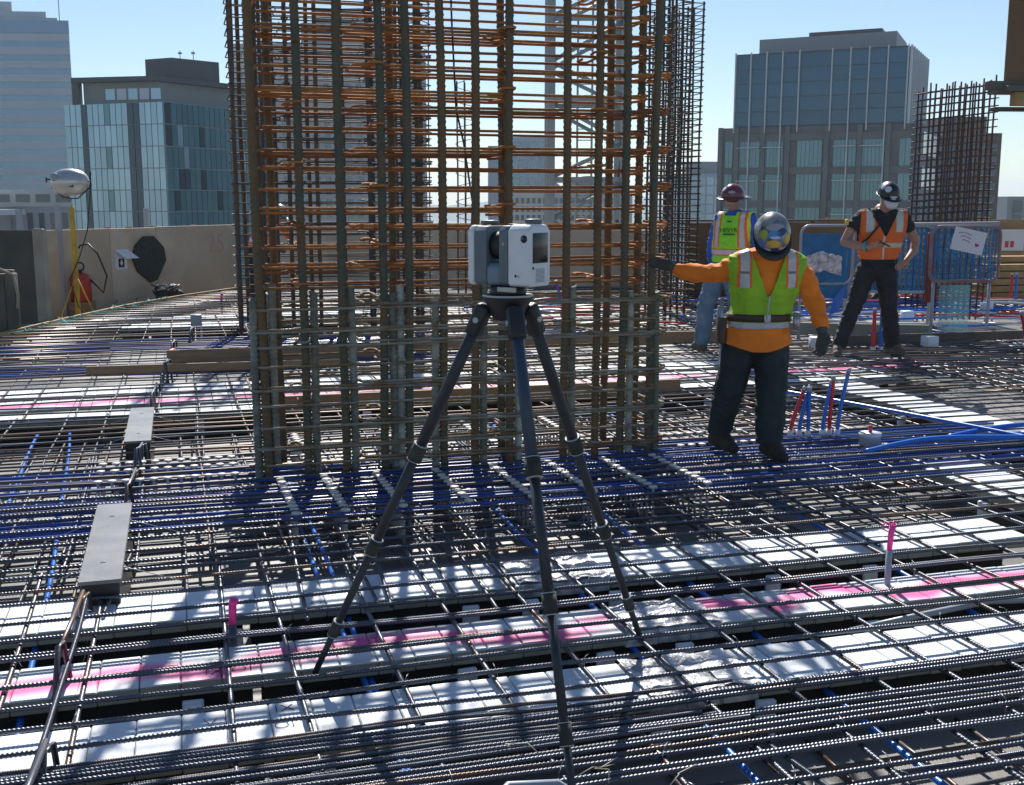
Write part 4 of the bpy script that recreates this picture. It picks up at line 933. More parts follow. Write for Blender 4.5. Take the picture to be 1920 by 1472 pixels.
HX, HY, HZ = 0.106, 0.130, 0.118
def dome_pt(th, ph, k=1.0): return Vector((HX * k * math.cos(ph) * math.cos(th), HY * k * math.cos(ph) * math.sin(th), HZ * k * math.sin(ph)))
def helmet(par, M, color_mat, full_brim=False, stickers=(), rim=None):
    NS, NP = 40, 14; mb = MB(); vs = []; fs = []
    for j in range(NP + 1):
        ph = -0.12 + (math.pi / 2 + 0.12) * j / NP
        for i in range(NS):
            th = 2 * math.pi * i / NS; ridge = 1 + 0.02 * math.exp(-((dome_pt(th, ph).x) / 0.03) ** 2) * max(0, math.sin(ph))
            vs.append(dome_pt(th, max(ph, 0), ridge) + Vector((0, 0, min(ph, 0) * HZ)))
    for j in range(NP):
        for i in range(NS): fs.append((j * NS + i, j * NS + (i + 1) % NS, (j + 1) * NS + (i + 1) % NS, (j + 1) * NS + i))
    mb.add(vs, fs, 0, True); h = mb.build('helmet', color_mat, par); h.matrix_basis = M
    br = MB(); vs = []; fs = []
    for i in range(NS):
        th = 2 * math.pi * i / NS; fw = max(0, -math.sin(th))
        e = (0.055 if full_brim else 0.008) + (0.015 if full_brim else 0.05) * fw ** 2
        a = dome_pt(th, 0, 0.99); d = Vector((math.cos(th), math.sin(th), 0)); z = -0.016
        vs += [a + Vector((0, 0, z + 0.006)), a + d * e + Vector((0, 0, z - e * 0.18 + 0.005)), a + d * e + Vector((0, 0, z - e * 0.18)), a + Vector((0, 0, z - 0.002))]
    for i in range(NS):
        k = (i + 1) % NS
        for q in range(4): fs.append((i * 4 + q, k * 4 + q, k * 4 + (q + 1) % 4, i * 4 + (q + 1) % 4))
    br.add(vs, fs, 0, True); br.build('brim', rim or color_mat, h)
    for (th, ph, rx, ry, cm_) in stickers:
        c = dome_pt(th, ph); n = Vector((c.x / HX ** 2, c.y / HY ** 2, c.z / HZ ** 2)).normalized(); t1 = Vector((-math.sin(th), math.cos(th), 0)); t2 = n.cross(t1)
        ms = MB(); vv = []; ff = []; rings = 3; seg = 18
        for q in range(rings + 1):
            for i in range(seg):
                a = 2 * math.pi * i / seg; p = c + t1 * rx * q / rings * math.cos(a) + t2 * ry * q / rings * math.sin(a)
                k = 1 / math.sqrt((p.x / HX) ** 2 + (p.y / HY) ** 2 + (p.z / HZ) ** 2) * 1.022; vv.append(p * k)
        for q in range(rings):
            for i in range(seg): ff.append((q * seg + i, q * seg + (i + 1) % seg, (q + 1) * seg + (i + 1) % seg, (q + 1) * seg + i))
        ms.add(vv, ff, 0, True); ms.build('sticker', cm_, h)
    return h
def HM_(loc_, tilt, yaw=0.0, roll=0.0):
    """tilt: how far the head bows towards -Y"""
    return Matrix.Translation(loc_) @ Matrix.Rotation(yaw, 4, 'Z') @ Matrix.Rotation(tilt, 4, 'X') @ Matrix.Rotation(roll, 4, 'Y')

C_SKIN = mat('skin', (0.42, 0.235, 0.16), (0.36, 0.19, 0.125), 30, 0.55)
C_ORS = mat('orange_shirt', (0.90, 0.24, 0.015), (0.80, 0.19, 0.012), 9, 0.8, 0, 0.5, 14)
C_LIME = mat('lime_vest', (0.33, 0.60, 0.02), (0.25, 0.47, 0.02), 8, 0.75, 0, 0.5, 12)
C_LIMEB = mat('bright_lime_vest', (0.30, 0.78, 0.03), (0.25, 0.68, 0.03), 8, 0.75, 0, 0.4, 12)
C_REFL = mat('silver_reflective_tape', (0.55, 0.56, 0.57), (0.47, 0.48, 0.49), 20, 0.4)
C_ORT = mat('orange_trim', (0.85, 0.17, 0.03), rough=0.75)
C_JEAN = mat('dark_work_jeans', (0.014, 0.024, 0.028), (0.03, 0.042, 0.046), 7, 0.85, 0, 0.5, 16)
C_JEANB = mat('blue_jeans', (0.07, 0.13, 0.21), (0.12, 0.19, 0.27), 8, 0.85, 0, 0.5, 16)
C_BLK = mat('black_cloth', (0.014, 0.016, 0.018), (0.024, 0.026, 0.03), 9, 0.85, 0, 0.4, 14)
C_GLOVE = mat('grey_work_glove', (0.055, 0.06, 0.06), (0.085, 0.085, 0.08), 20, 0.8, 0, 0.4, 40)
C_BOOT = mat('dark_boot', (0.025, 0.022, 0.02), (0.05, 0.042, 0.035), 12, 0.75)
C_TANB = mat('dusty_boot', (0.14, 0.115, 0.085), (0.08, 0.065, 0.05), 12, 0.8)
C_BELT = mat('brown_leather_belt', (0.075, 0.045, 0.026), (0.05, 0.03, 0.02), 9, 0.6)
C_ORV = mat('orange_vest', (0.80, 0.16, 0.025), (0.70, 0.13, 0.02), 9, 0.75, 0, 0.45, 12)
C_TAPY = mat('pale_yellow_tape', (0.50, 0.52, 0.40), rough=0.45)
C_BLUS = mat('blue_shirt', (0.03, 0.13, 0.55), (0.025, 0.11, 0.46), 9, 0.85, 0, 0.4, 12)
C_HAIR = mat('dark_hair', (0.02, 0.014, 0.01), rough=0.6)
C_GREY = mat('scuffed_grey_helmet', (0.34, 0.35, 0.36), (0.08, 0.08, 0.09), 22, 0.3, coat=0.4)
C_MAR = mat('maroon_helmet', (0.17, 0.03, 0.045), (0.12, 0.025, 0.04), 10, 0.25, coat=0.4)
C_HBLK = mat('black_helmet', (0.012, 0.014, 0.02), rough=0.35, coat=0.2)
def flat(n, c): return mat('sticker_' + n, c, rough=0.4)
K_BLU, K_YEL, K_LIM, K_RED, K_WHT, K_PNK, K_DBL, K_GRY, K_ORG = (flat('blue', (0.06, 0.22, 0.55)), flat('yellow', (0.62, 0.42, 0.04)), flat('lime', (0.35, 0.42, 0.04)), flat('red', (0.55, 0.05, 0.04)), flat('white', (0.6, 0.62, 0.64)), flat('pink', (0.75, 0.22, 0.22)), flat('navy', (0.02, 0.05, 0.13)), flat('grey', (0.34, 0.35, 0.36)), flat('orange', (0.7, 0.18, 0.02)))

# ---------------------------------------------------------------- near worker: orange sleeves, lime vest
P1 = thing('person', 'worker in lime vest over orange sleeves, hand reaching to the rusty cage', 'person', (1.49, 6.92, 0.0))
tor = [([((0.045, -0.03, 1.245), (0.105, 0.085, 0.05)), ((-0.115, 0.0, 1.185), (0.06, 0.07, 0.055)), ((0.225, 0.0, 1.185), (0.06, 0.07, 0.055)), ((0.05, 0.0, 1.08), (0.195, 0.125, 0.10)), ((0.04, 0.02, 0.93), (0.178, 0.118, 0.10))], 'shirt'),
       ([((0.04, 0.02, 0.95), (0.178, 0.118, 0.10)), ((0.02, 0.02, 0.82), (0.172, 0.12, 0.09)), ((0.01, 0.02, 0.74), (0.178, 0.125, 0.07))], 'shirt')]
pr = list(tor)
pr += [([((0.05, -0.03, 1.26), 0.058), ((0.055, -0.10, 1.335), 0.055)], 'skin'), ([((0.055, -0.10, 1.37), (0.075, 0.09, 0.085)), ((0.055, -0.17, 1.33), (0.06, 0.06, 0.07))], 'skin')]
pr += chain([((-0.095, 0.0, 1.19), 0.076), ((-0.20, 0.06, 1.13), 0.066), ((-0.285, 0.09, 1.115), 0.058), ((-0.40, 0.12, 1.125), 0.052), ((-0.455, 0.135, 1.13), 0.045)], 'shirt')
pr += chain([((0.205, 0.0, 1.19), 0.076), ((0.30, 0.02, 1.075), 0.068), ((0.352, 0.03, 0.975), 0.064), ((0.375, -0.03, 0.88), 0.056), ((0.385, -0.06, 0.83), 0.050)], 'shirt')
pr += [([((-0.44, 0.133, 1.13), 0.036), ((-0.475, 0.145, 1.14), 0.033)], 'glove'), ([((0.383, -0.055, 0.84), 0.038), ((0.385, -0.075, 0.795), 0.036)], 'glove')]
pr += hand((-0.475, 0.145, 1.14), (-0.85, 0.2, 0.35), (0.1, -0.6, -0.6), 1, 'glove', 0.32, 1.12)
pr += hand((0.385, -0.075, 0.795), (0.02, -0.1, -1), (-0.6, -0.5, 0), -1, 'glove', 0.38, 1.12)
pr += [([((-0.08, 0.02, 0.76), (0.115, 0.12, 0.08)), ((-0.135, 0.06, 0.40), (0.092, 0.095, 0.06))], 'jean'), ([((-0.135, 0.06, 0.42), (0.092, 0.095, 0.05)), ((-0.165, 0.19, 0.13), (0.082, 0.085, 0.05))], 'jean'),
       ([((0.10, 0.02, 0.76), (0.115, 0.12, 0.08)), ((0.105, -0.03, 0.40), (0.095, 0.10, 0.06))], 'jean'), ([((0.105, -0.03, 0.42), (0.095, 0.10, 0.05)), ((0.095, -0.06, 0.12), (0.086, 0.09, 0.05))], 'jean')]
pr += boot((-0.17, 0.20, 0.09), (0.35, -0.9, 0), 'boot') + boot((0.10, -0.06, 0.09), (0.25, -0.95, 0), 'boot')
body(P1, pr, {'shirt': C_ORS, 'skin': C_SKIN, 'glove': C_GLOVE, 'jean': C_JEAN, 'boot': C_BOOT}, 0.0105, 3)
def vst(c, n):
    x = c.x - 0.045
    if c.z < 0.745 + 0.03 * abs(x) / 0.2: return None
    if c.y < 0.03 and c.z > 1.00:       # V neck at the front
        if abs(x) < 0.012 + (c.z - 1.00) * 0.36: return None
    if c.z > 1.265 and abs(x) < 0.085: return None
    if x > 0.245 or x < -0.245: return None
    if 0.785 < c.z < 0.835 and c.y < 0.1: return 1
    if 0.772 < c.z <= 0.785 and c.y < 0.1: return 2
    if c.z > 1.045 and c.y < 0.06:
        a = abs(x - 0.0)
        if 0.115 < a < 0.165: return 3 if 1.13 < c.z < 1.145 else 1
        if 0.10 < a <= 0.115 or 0.165 <= a < 0.182: return 2
    return 0
cuts = [((0, 0, z), (0, 0, 1)) for z in (0.772, 0.785, 0.835, 1.045, 1.13, 1.145, 1.265)] + [((0.045 + s * a, 0, 0), (1, 0, 0)) for s in (-1, 1) for a in (0.10, 0.115, 0.165, 0.182, 0.245)]
cuts += [((0.045 + s * 0.012, 0, 1.0), (s * 1.0, 0, -0.36)) for s in (-1, 1)]
garment(P1, 'shirt_hem', [([((0.01, 0.02, 0.80), (0.188, 0.138, 0.05)), ((0.008, 0.02, 0.66), (0.216, 0.168, 0.05))], 'h')], [C_ORS], [((0, 0, 0.80), (0, 0, 1)), ((0, 0, 0.662), (0, 0, 1)), ((0.058, 0, 0.662), (-0.28, 0, 1)), ((-0.042, 0, 0.662), (0.28, 0, 1))],
        lambda c, n: None if (c.z > 0.80 or c.z < 0.662 + max(0, 0.28 * (abs(c.x - 0.008) - 0.05))) else 0, 0.012, 0.012)
garment(P1, 'collar', [([((0.05, -0.03, 1.25), (0.075, 0.075, 0.05)), ((0.052, -0.055, 1.29), (0.07, 0.07, 0.05))], 'c')], [C_LIME], [((0, 0, 1.30), (0, 0.35, 1))], lambda c, n: None if c.z > 1.30 - 0.35 * c.y else 0, 0.011, 0.006)
v1 = garment(P1, 'safety_vest', tor, [C_LIME, C_REFL, C_ORT, flat('tape_grey', (0.16, 0.18, 0.2))], cuts, vst, 0.011, 0.013)
MB().tube([(0.045, -0.152, 1.0), (0.04, -0.150, 0.93), (0.035, -0.142, 0.86)], 0.004, 6).build('zip', C_REFL, v1)
bl = MB(); P = []
for k in range(40):
    a = 2 * math.pi * k / 40; P.append((0.022 + 0.196 * math.cos(a), 0.02 + 0.145 * math.sin(a)))
vs = []; fs = []
for (x, y) in P: vs += [(x, y, 0.84), (x, y, 0.885), (0.028 + (x - 0.028) * .96, 0.02 + (y - .02) * .95, 0.885), (0.028 + (x - 0.028) * .96, 0.02 + (y - .02) * .95, 0.84)]
for k in range(40):
    q = (k + 1) % 40
    for e in range(4): fs.append((k * 4 + e, q * 4 + e, q * 4 + (e + 1) % 4, k * 4 + (e + 1) % 4))
bl.add(vs, fs, 0, True); belt = bl.build('tool_belt', C_BELT, P1)
MB().bbox((0.02, -0.140, 0.838), (0.06, -0.130, 0.888), 0.003).build('buckle', M_STEEL, belt)
MB().bbox((-0.235, -0.06, 0.70), (-0.185, 0.05, 0.865), 0.012).build('tool_pouch', C_BELT, belt)
tl_ = MB(); tl_.cyl((-0.222, -0.045, 0.72), (-0.215, -0.04, 0.98), 0.012, 8); tl_.cyl((-0.232, 0.0, 0.74), (-0.226, 0.0, 0.93), 0.009, 8); tl_.tube([(-0.22, -0.06, 0.70), (-0.23, -0.075, 0.58), (-0.225, -0.07, 0.52)], 0.007, 6)
tl_.build('hand_tool', M_STEEL, belt)
MB().lathe([(0, -0.022), (0.055, -0.022), (0.06, -0.01), (0.06, 0.012), (0.055, 0.022), (0, 0.022)], 18, M=Matrix.Translation((0.245, -0.02, 0.835)) @ Matrix.Rotation(R(75), 4, 'Z') @ rot_y).build('tie_wire_reel', M_STEEL, belt)
helmet(P1, HM_((0.05, -0.135, 1.372), R(50), R(-4)), C_GREY, False, [
    (R(-90), R(48), 0.045, 0.028, K_BLU), (R(-90), R(42), 0.03, 0.008, K_WHT), (R(-95), R(22), 0.042, 0.026, K_YEL), (R(-140), R(38), 0.026, 0.028, K_LIM), (R(-40), R(22), 0.028, 0.03, K_YEL),
    (R(-88), R(4), 0.026, 0.018, K_DBL), (R(-70), R(8), 0.013, 0.013, K_PNK), (R(-112), R(14), 0.014, 0.012, K_PNK), (R(-130), R(10), 0.035, 0.018, K_BLU), (R(-55), R(52), 0.035, 0.022, K_DBL),
    (R(-90), R(70), 0.06, 0.022, K_GRY), (R(-10), R(40), 0.035, 0.02, K_GRY), (R(180), R(35), 0.03, 0.02, K_WHT), (R(-110), R(-4 + 6), 0.02, 0.008, K_WHT), (R(-60), R(2), 0.022, 0.007, K_WHT), (R(-30), R(5), 0.012, 0.012, K_RED)], M_BLACK)

# ---------------------------------------------------------------- right worker: orange vest, black helmet, phone
P2 = thing('person', 'worker in orange vest and black helmet looking down at a phone', 'person', (3.68, 11.6, 0.0))
tor = [([((0.06, 0.0, 1.46), (0.09, 0.07, 0.04)), ((-0.13, 0.0, 1.42), (0.075, 0.075, 0.06)), ((0.25, 0.0, 1.42), (0.075, 0.075, 0.06)), ((0.06, -0.01, 1.27), (0.19, 0.12, 0.10)), ((0.04, 0.0, 1.08), (0.175, 0.11, 0.10)), ((0.035, 0.0, 1.0), (0.18, 0.115, 0.06))], 'shirt')]
pr = list(tor) + [([((0.035, 0.0, 1.0), (0.175, 0.11, 0.06)), ((0.03, 0.0, 0.88), (0.18, 0.115, 0.09))], 'pants')]
pr += [([((0.06, -0.01, 1.46), 0.06), ((0.075, -0.05, 1.54), 0.055)], 'skin'), ([((0.09, -0.06, 1.60), (0.075, 0.09, 0.10)), ((0.095, -0.09, 1.545), (0.06, 0.065, 0.06))], 'skin')]
pr += chain([((-0.13, 0.0, 1.42), 0.072), ((-0.235, 0.0, 1.32), 0.066)], 'shirt') + chain([((-0.235, 0.0, 1.32), 0.052), ((-0.32, -0.02, 1.16), 0.046), ((-0.24, -0.17, 1.125), 0.042), ((-0.12, -0.27, 1.12), 0.030)], 'skin')
pr += chain([((0.25, 0.0, 1.42), 0.072), ((0.335, 0.02, 1.31), 0.066)], 'shirt') + chain([((0.335, 0.02, 1.31), 0.052), ((0.43, 0.06, 1.17), 0.046), ((0.39, 0.0, 1.06), 0.042), ((0.30, -0.09, 0.985), 0.030)], 'skin')
pr += hand((-0.12, -0.27, 1.12), (0.9, -0.25, 0.1), (0.1, 0.5, 0.8), 1, 'skin', 0.42) + hand((0.30, -0.09, 0.985), (-0.75, -0.35, -0.5), (0, 0.5, -0.6), 1, 'skin', 0.35)
pr += [([((-0.07, 0.0, 0.88), (0.115, 0.115, 0.09)), ((-0.19, 0.0, 0.48), (0.085, 0.09, 0.06))], 'pants'), ([((-0.19, 0.0, 0.50), (0.085, 0.09, 0.05)), ((-0.31, 0.02, 0.10), (0.078, 0.085, 0.04))], 'pants'),
       ([((0.12, 0.0, 0.88), (0.115, 0.115, 0.09)), ((0.175, 0.0, 0.48), (0.085, 0.09, 0.06))], 'pants'), ([((0.175, 0.0, 0.50), (0.085, 0.09, 0.05)), ((0.225, 0.0, 0.10), (0.08, 0.085, 0.04))], 'pants')]
pr += boot((-0.32, 0.02, 0.085), (-0.35, -0.9, 0), 'boot') + boot((0.23, 0.0, 0.085), (0.3, -0.9, 0), 'boot')
b2 = body(P2, pr, {'shirt': C_BLK, 'skin': C_SKIN, 'pants': C_BLK, 'boot': C_TANB}, 0.0115, 3)
def vst2(c, n):
    x = c.x - 0.055
    if c.z < 0.985 or c.z > 1.475: return None
    if abs(x) > 0.235: return None
    if c.y < 0.02 and c.z > 1.22 and abs(x) < 0.01 + (c.z - 1.22) * 0.52: return None
    if c.z > 1.43 and abs(x) < 0.10: return None
    if c.y < 0.05:
        if abs(x + 0.012) < 0.009: return 1
        if 1.105 < c.z < 1.15: return 2
        if c.z > 1.26 and 0.125 < abs(x) < 0.185: return 1
        if c.z > 1.26 and 0.11 < abs(x) <= 0.125: return 2
    return 0
cuts = [((0, 0, z), (0, 0, 1)) for z in (0.985, 1.105, 1.15, 1.26, 1.43, 1.475)] + [((0.055 + s * a, 0, 0), (1, 0, 0)) for s in (-1, 1) for a in (0.11, 0.125, 0.185, 0.235)] + [((0.043 + s * 0.009, 0, 0), (1, 0, 0)) for s in (-1, 1)] + [((0.055 + s * 0.01, 0, 1.22), (s, 0, -0.52)) for s in (-1, 1)]
v2 = garment(P2, 'safety_vest', tor, [C_ORV, C_REFL, C_TAPY], cuts, vst2, 0.012, 0.014)
MB().tube([(-0.10, -0.05, 1.50), (-0.01, -0.135, 1.33), (-0.12, -0.142, 1.20), (-0.20, -0.10, 1.12)], 0.011, 6).build('shoulder_strap', C_BLK, P2)
fm = hull_mesh([([((0.097, -0.125, 1.555), (0.070, 0.080, 0.055)), ((0.097, -0.145, 1.52), (0.056, 0.064, 0.042))], 'm')], 0.01, 3); fm.materials.append(K_WHT)
for f in fm.polygons: f.use_smooth = True
link('face_mask', fm, P2)
MB().lathe([(0.047, -0.012), (0.049, 0), (0.047, 0.012)], 16, M=Matrix.Translation((-0.17, -0.23, 1.122)) @ Matrix.Rotation(R(-35), 4, 'Z') @ rot_x).build('wristband', mat('teal_band', (0.02, 0.35, 0.36), rough=0.5), P2)
MB().bbox((0.20, -0.02, 1.30), (0.41, 0.09, 1.303), 0.001).build('sleeve_badge', C_BLK, P2)
MB().bbox((-0.315, -0.05, 1.325), (-0.29, 0.02, 1.385), 0.006).build('sleeve_badge', K_YEL, P2)
helmet(P2, HM_((0.088, -0.06, 1.640), R(20), R(8)), C_HBLK, False, [(R(-130), R(38), 0.034, 0.034, K_WHT), (R(-35), R(18), 0.014, 0.02, K_PNK), (R(-90), R(3), 0.040, 0.011, K_WHT), (R(-30), R(45), 0.02, 0.024, K_GRY), (R(190), R(40), 0.03, 0.03, K_WHT)])
ph = MB().bbox((-0.035, -0.07, -0.004), (0.035, 0.07, 0.004), 0.004).build('phone', M_GLASSB); ph.matrix_basis = Matrix.Translation((3.68 - 0.015, 11.6 - 0.315, 1.155)) @ Matrix.Rotation(R(60), 4, 'Z') @ Matrix.Rotation(R(28), 4, 'X')
tag(ph, 'black phone held in the hand of the orange vested worker', 'phone')

# ---------------------------------------------------------------- worker seen from behind: maroon hat, blue sleeves
P3 = thing('person', 'worker seen from behind in maroon hard hat and blue shirt', 'person', (2.16, 11.75, 0.0), R(-36))
tor = [([((0.13, 0.0, 1.44), (0.085, 0.075, 0.04)), ((-0.03, 0.02, 1.38), (0.07, 0.075, 0.06)), ((0.29, 0.0, 1.39), (0.07, 0.075, 0.06)), ((0.12, 0.0, 1.22), (0.185, 0.125, 0.10)), ((0.08, 0.0, 0.98), (0.17, 0.12, 0.10))], 'shirt')]
pr = list(tor) + [([((0.08, 0.0, 0.98), (0.17, 0.115, 0.08)), ((0.04, 0.0, 0.84), (0.18, 0.13, 0.10))], 'pants')]
pr += [([((0.12, 0.0, 1.43), 0.06), ((0.10, 0.02, 1.53), 0.056)], 'skin'), ([((0.08, 0.03, 1.60), (0.078, 0.095, 0.10)), ((0.07, 0.06, 1.55), (0.06, 0.065, 0.06))], 'skin'), ([((0.09, 0.0, 1.60), (0.08, 0.08, 0.06))], 'hair')]
pr += chain([((-0.03, 0.0, 1.38), 0.075), ((-0.09, 0.0, 1.20), 0.064), ((-0.13, 0.02, 1.06), 0.058), ((-0.13, 0.08, 0.86), 0.048), ((-0.12, 0.08, 0.78), 0.04)], 'shirt') + hand((-0.12, 0.08, 0.78), (0.1, 0.05, -1), (0.6, 0.3, 0), 1, 'skin', 0.35)
pr += chain([((0.29, 0.0, 1.38), 0.075), ((0.36, 0.02, 1.20), 0.064), ((0.38, 0.06, 1.06), 0.055), ((0.34, 0.16, 0.92), 0.045)], 'shirt') + hand((0.34, 0.16, 0.92), (-0.2, 0.4, -1), (-0.6, 0.3, 0), -1, 'skin', 0.35)
pr += [([((-0.04, 0.0, 0.86), (0.12, 0.13, 0.09)), ((-0.16, -0.02, 0.48), (0.09, 0.095, 0.06))], 'pants'), ([((-0.16, -0.02, 0.50), (0.09, 0.095, 0.05)), ((-0.21, 0.02, 0.11), (0.082, 0.088, 0.05))], 'pants'),
       ([((0.12, 0.0, 0.86), (0.12, 0.13, 0.09)), ((0.16, 0.06, 0.48), (0.09, 0.095, 0.06))], 'pants'), ([((0.16, 0.06, 0.50), (0.09, 0.095, 0.05)), ((0.15, 0.12, 0.11), (0.082, 0.088, 0.05))], 'pants')]
pr += boot((-0.22, 0.02, 0.085), (-0.8, 0.6, 0), 'boot') + boot((0.15, 0.12, 0.085), (-0.2, 0.95, 0), 'boot')
body(P3, pr, {'shirt': C_BLUS, 'skin': C_SKIN, 'hair': C_HAIR, 'pants': C_JEANB, 'boot': C_TANB}, 0.0115, 3)
def vst3(c, n):
    x = c.x - 0.12
    if c.z < 0.95 or c.z > 1.46: return None
    if abs(x) > 0.215: return None
    if c.y > 0.0 and c.z > 1.15 and abs(x) < 0.02 + (c.z - 1.15) * 0.4: return None
    if c.z > 1.42 and abs(x) < 0.07: return None
    a = abs(x)
    if c.z > 1.1 and 0.115 < a < 0.16: return 1
    if c.z > 1.1 and (0.095 < a <= 0.115 or 0.16 <= a < 0.185): return 2
    if c.z > 1.1 and a >= 0.185: return 3
    if 1.03 < c.z < 1.075: return 1
    if 1.015 < c.z <= 1.03 or 1.075 <= c.z < 1.09: return 2
    return 0
cuts = [((0, 0, z), (0, 0, 1)) for z in (0.95, 1.015, 1.03, 1.075, 1.09, 1.1, 1.42, 1.46)] + [((0.12 + s * a, 0, 0), (1, 0, 0)) for s in (-1, 1) for a in (0.095, 0.115, 0.16, 0.185, 0.215)]
v3 = garment(P3, 'safety_vest', tor, [C_LIMEB, C_REFL, C_ORT, flat('vest_yellow', (0.7, 0.72, 0.05))], cuts, vst3, 0.012, 0.015)
link('lettering', text_mesh('HEVYR', 0.062, M_INK), v3, Matrix.Translation((0.135, -0.152, 1.275)) @ Matrix.Rotation(R(8), 4, 'X') @ FACE)
for q in range(9): link('small_lettering', MB().box((0, -0.0015, 0), (0.011, 0.0015, 0.016)).mesh('small_lettering', M_INK), v3, Matrix.Translation((0.075 + q * 0.0145, -0.150, 1.226)))
link('vest_emblem', MB().prism([(-0.03, 0), (-0.01, 0.012), (0.03, 0.008), (0.028, -0.006), (0.0, -0.003)], 0, 0.002).mesh('vest_emblem', M_INK), v3, Matrix.Translation((0.13, -0.140, 1.36)) @ Matrix.Rotation(R(12), 4, 'X') @ FACE)
helmet(P3, HM_((0.085, 0.03, 1.62), R(-6), R(155), R(-6)), C_MAR, True, [(R(75), R(40), 0.032, 0.026, K_WHT), (R(140), R(25), 0.04, 0.014, K_GRY), (R(20), R(20), 0.03, 0.015, K_WHT)])

# ---------------------------------------------------------------- two distant workers, mostly hidden
def far_worker(label, loc_, rz, vestm, bent, hatm):
    P = thing('person', label, 'person', loc_, rz)
    if bent:
        tor = [([((0, 0, 0.95), (0.17, 0.13, 0.1)), ((0, -0.12, 1.22), (0.20, 0.13, 0.12)), ((0, -0.2, 1.33), (0.19, 0.11, 0.08))], 'shirt')]
        hd = Vector((0, -0.34, 1.38)); sh = [(-0.2, -0.2, 1.32), (0.2, -0.2, 1.32)]; hn = [(-0.25, -0.45, 0.95), (0.25, -0.45, 0.95)]
    else:
        tor = [([((0, 0, 0.95), (0.17, 0.12, 0.1)), ((0, 0, 1.22), (0.19, 0.12, 0.12)), ((0, 0, 1.38), (0.19, 0.1, 0.07))], 'shirt')]
        hd = Vector((0, -0.02, 1.58)); sh = [(-0.2, 0, 1.38), (0.2, 0, 1.38)]; hn = [(-0.26, -0.12, 0.86), (0.26, -0.12, 0.86)]
    pr = list(tor) + [([(hd, (0.075, 0.09, 0.1))], 'skin'), ([((sh[0][0] * 0, (sh[0][1]), sh[0][2] + .02), 0.06), (hd, 0.055)], 'skin'), ([((0, 0, 0.95), (0.165, 0.12, 0.08)), ((0, 0, 0.86), (0.17, 0.12, 0.09))], 'pants')]
    for i, s in enumerate((-1, 1)):
        el = (Vector(sh[i]) + Vector(hn[i])) / 2 + Vector((s * 0.05, 0.06, 0)); dr = Vector(hn[i]) - el
        pr += chain([(sh[i], 0.07), (el, 0.055), (hn[i], 0.038)], 'shirt') + hand(hn[i], dr, (-s, -0.3, 0), s, 'glove', 0.4)
        pr += [([((s * 0.09, 0, 0.88), (0.11, 0.12, 0.08)), ((s * 0.12, 0, 0.48), 0.085)], 'pants'), ([((s * 0.12, 0, 0.5), 0.085), ((s * 0.13, 0.03, 0.1), 0.07)], 'pants')] + boot((s * 0.13, 0.03, 0.085), (0, -1, 0), 'boot')
    body(P, pr, {'shirt': vestm, 'skin': C_SKIN, 'glove': C_GLOVE, 'pants': C_BLK, 'boot': C_BOOT}, 0.016, 2)
    def cl(c, n):
        z = c.z
        if z < 0.93 or c.z > 1.44: return None
        return 1 if 1.0 < z < 1.06 else 0
    garment(P, 'safety_vest', tor, [vestm, C_REFL], [((0, 0, z), (0, 0, 1)) for z in (0.93, 1.0, 1.06)], cl, 0.02, 0.014)
    helmet(P, HM_(hd + Vector((0, -0.01, 0.03)), R(35 if bent else 8)), hatm)
far_worker('worker in orange glimpsed behind the bars of the left cages', (-3.62, 16.4, 0), R(70), C_ORV, True, C_GREY)
far_worker('worker in yellow hidden behind the right open cage', (6.0, 18.3, 0), R(-40), mat('yellow_hivis', (0.6, 0.62, 0.03), rough=0.8), True, K_RED)

# ================================================================== SITE CLUTTER
def vplank(name, label, pts, w, h, m, cat='plank', z=0.0):
    """board between two grid points (u,v), set on edge"""
    a, b = xy(*pts[0], z), xy(*pts[1], z); d = b - a
    o = MB().bbox((0, -w / 2, 0), (d.length, w / 2, h), 0.004, seg=1, smooth=False).build(name, m); o.matrix_basis = Matrix.Translation(a) @ Matrix.Rotation(math.atan2(d.y, d.x), 4, 'Z'); return tag(o, label, cat)
vplank('timber_plank', 'brown board on edge left of the rusty cage, the farther of two', ((-0.15, 11.5), (2.2, 11.45)), 0.04, 0.13, M_WOOD)
vplank('timber_plank', 'brown board on edge left of the rusty cage, the nearer of two', ((-0.85, 10.95), (1.6, 10.8)), 0.04, 0.075, M_WOOD)
vplank('timber_plank', 'long brown board on edge crossing behind the rusty cage to the right', ((2.3, 11.75), (6.55, 11.45)), 0.05, 0.14, M_WOOD)
vplank('timber_plank', 'long low board on edge behind the lower part of the rusty cage', ((0.6, 8.72), (4.0, 8.66)), 0.05, 0.09, M_WOOD)
vplank('timber_plank', 'pale board on edge in front of the blue barricade', ((6.3, 12.4), (8.4, 11.3)), 0.05, 0.14, mat('grey_green_board', (0.26, 0.27, 0.23), (0.2, 0.21, 0.18), 4, 0.8))
vplank('timber_plank', 'dark board edging the floor opening below the barricade', ((6.9, 10.95), (9.5, 10.85)), 0.05, 0.10, M_WALLD)
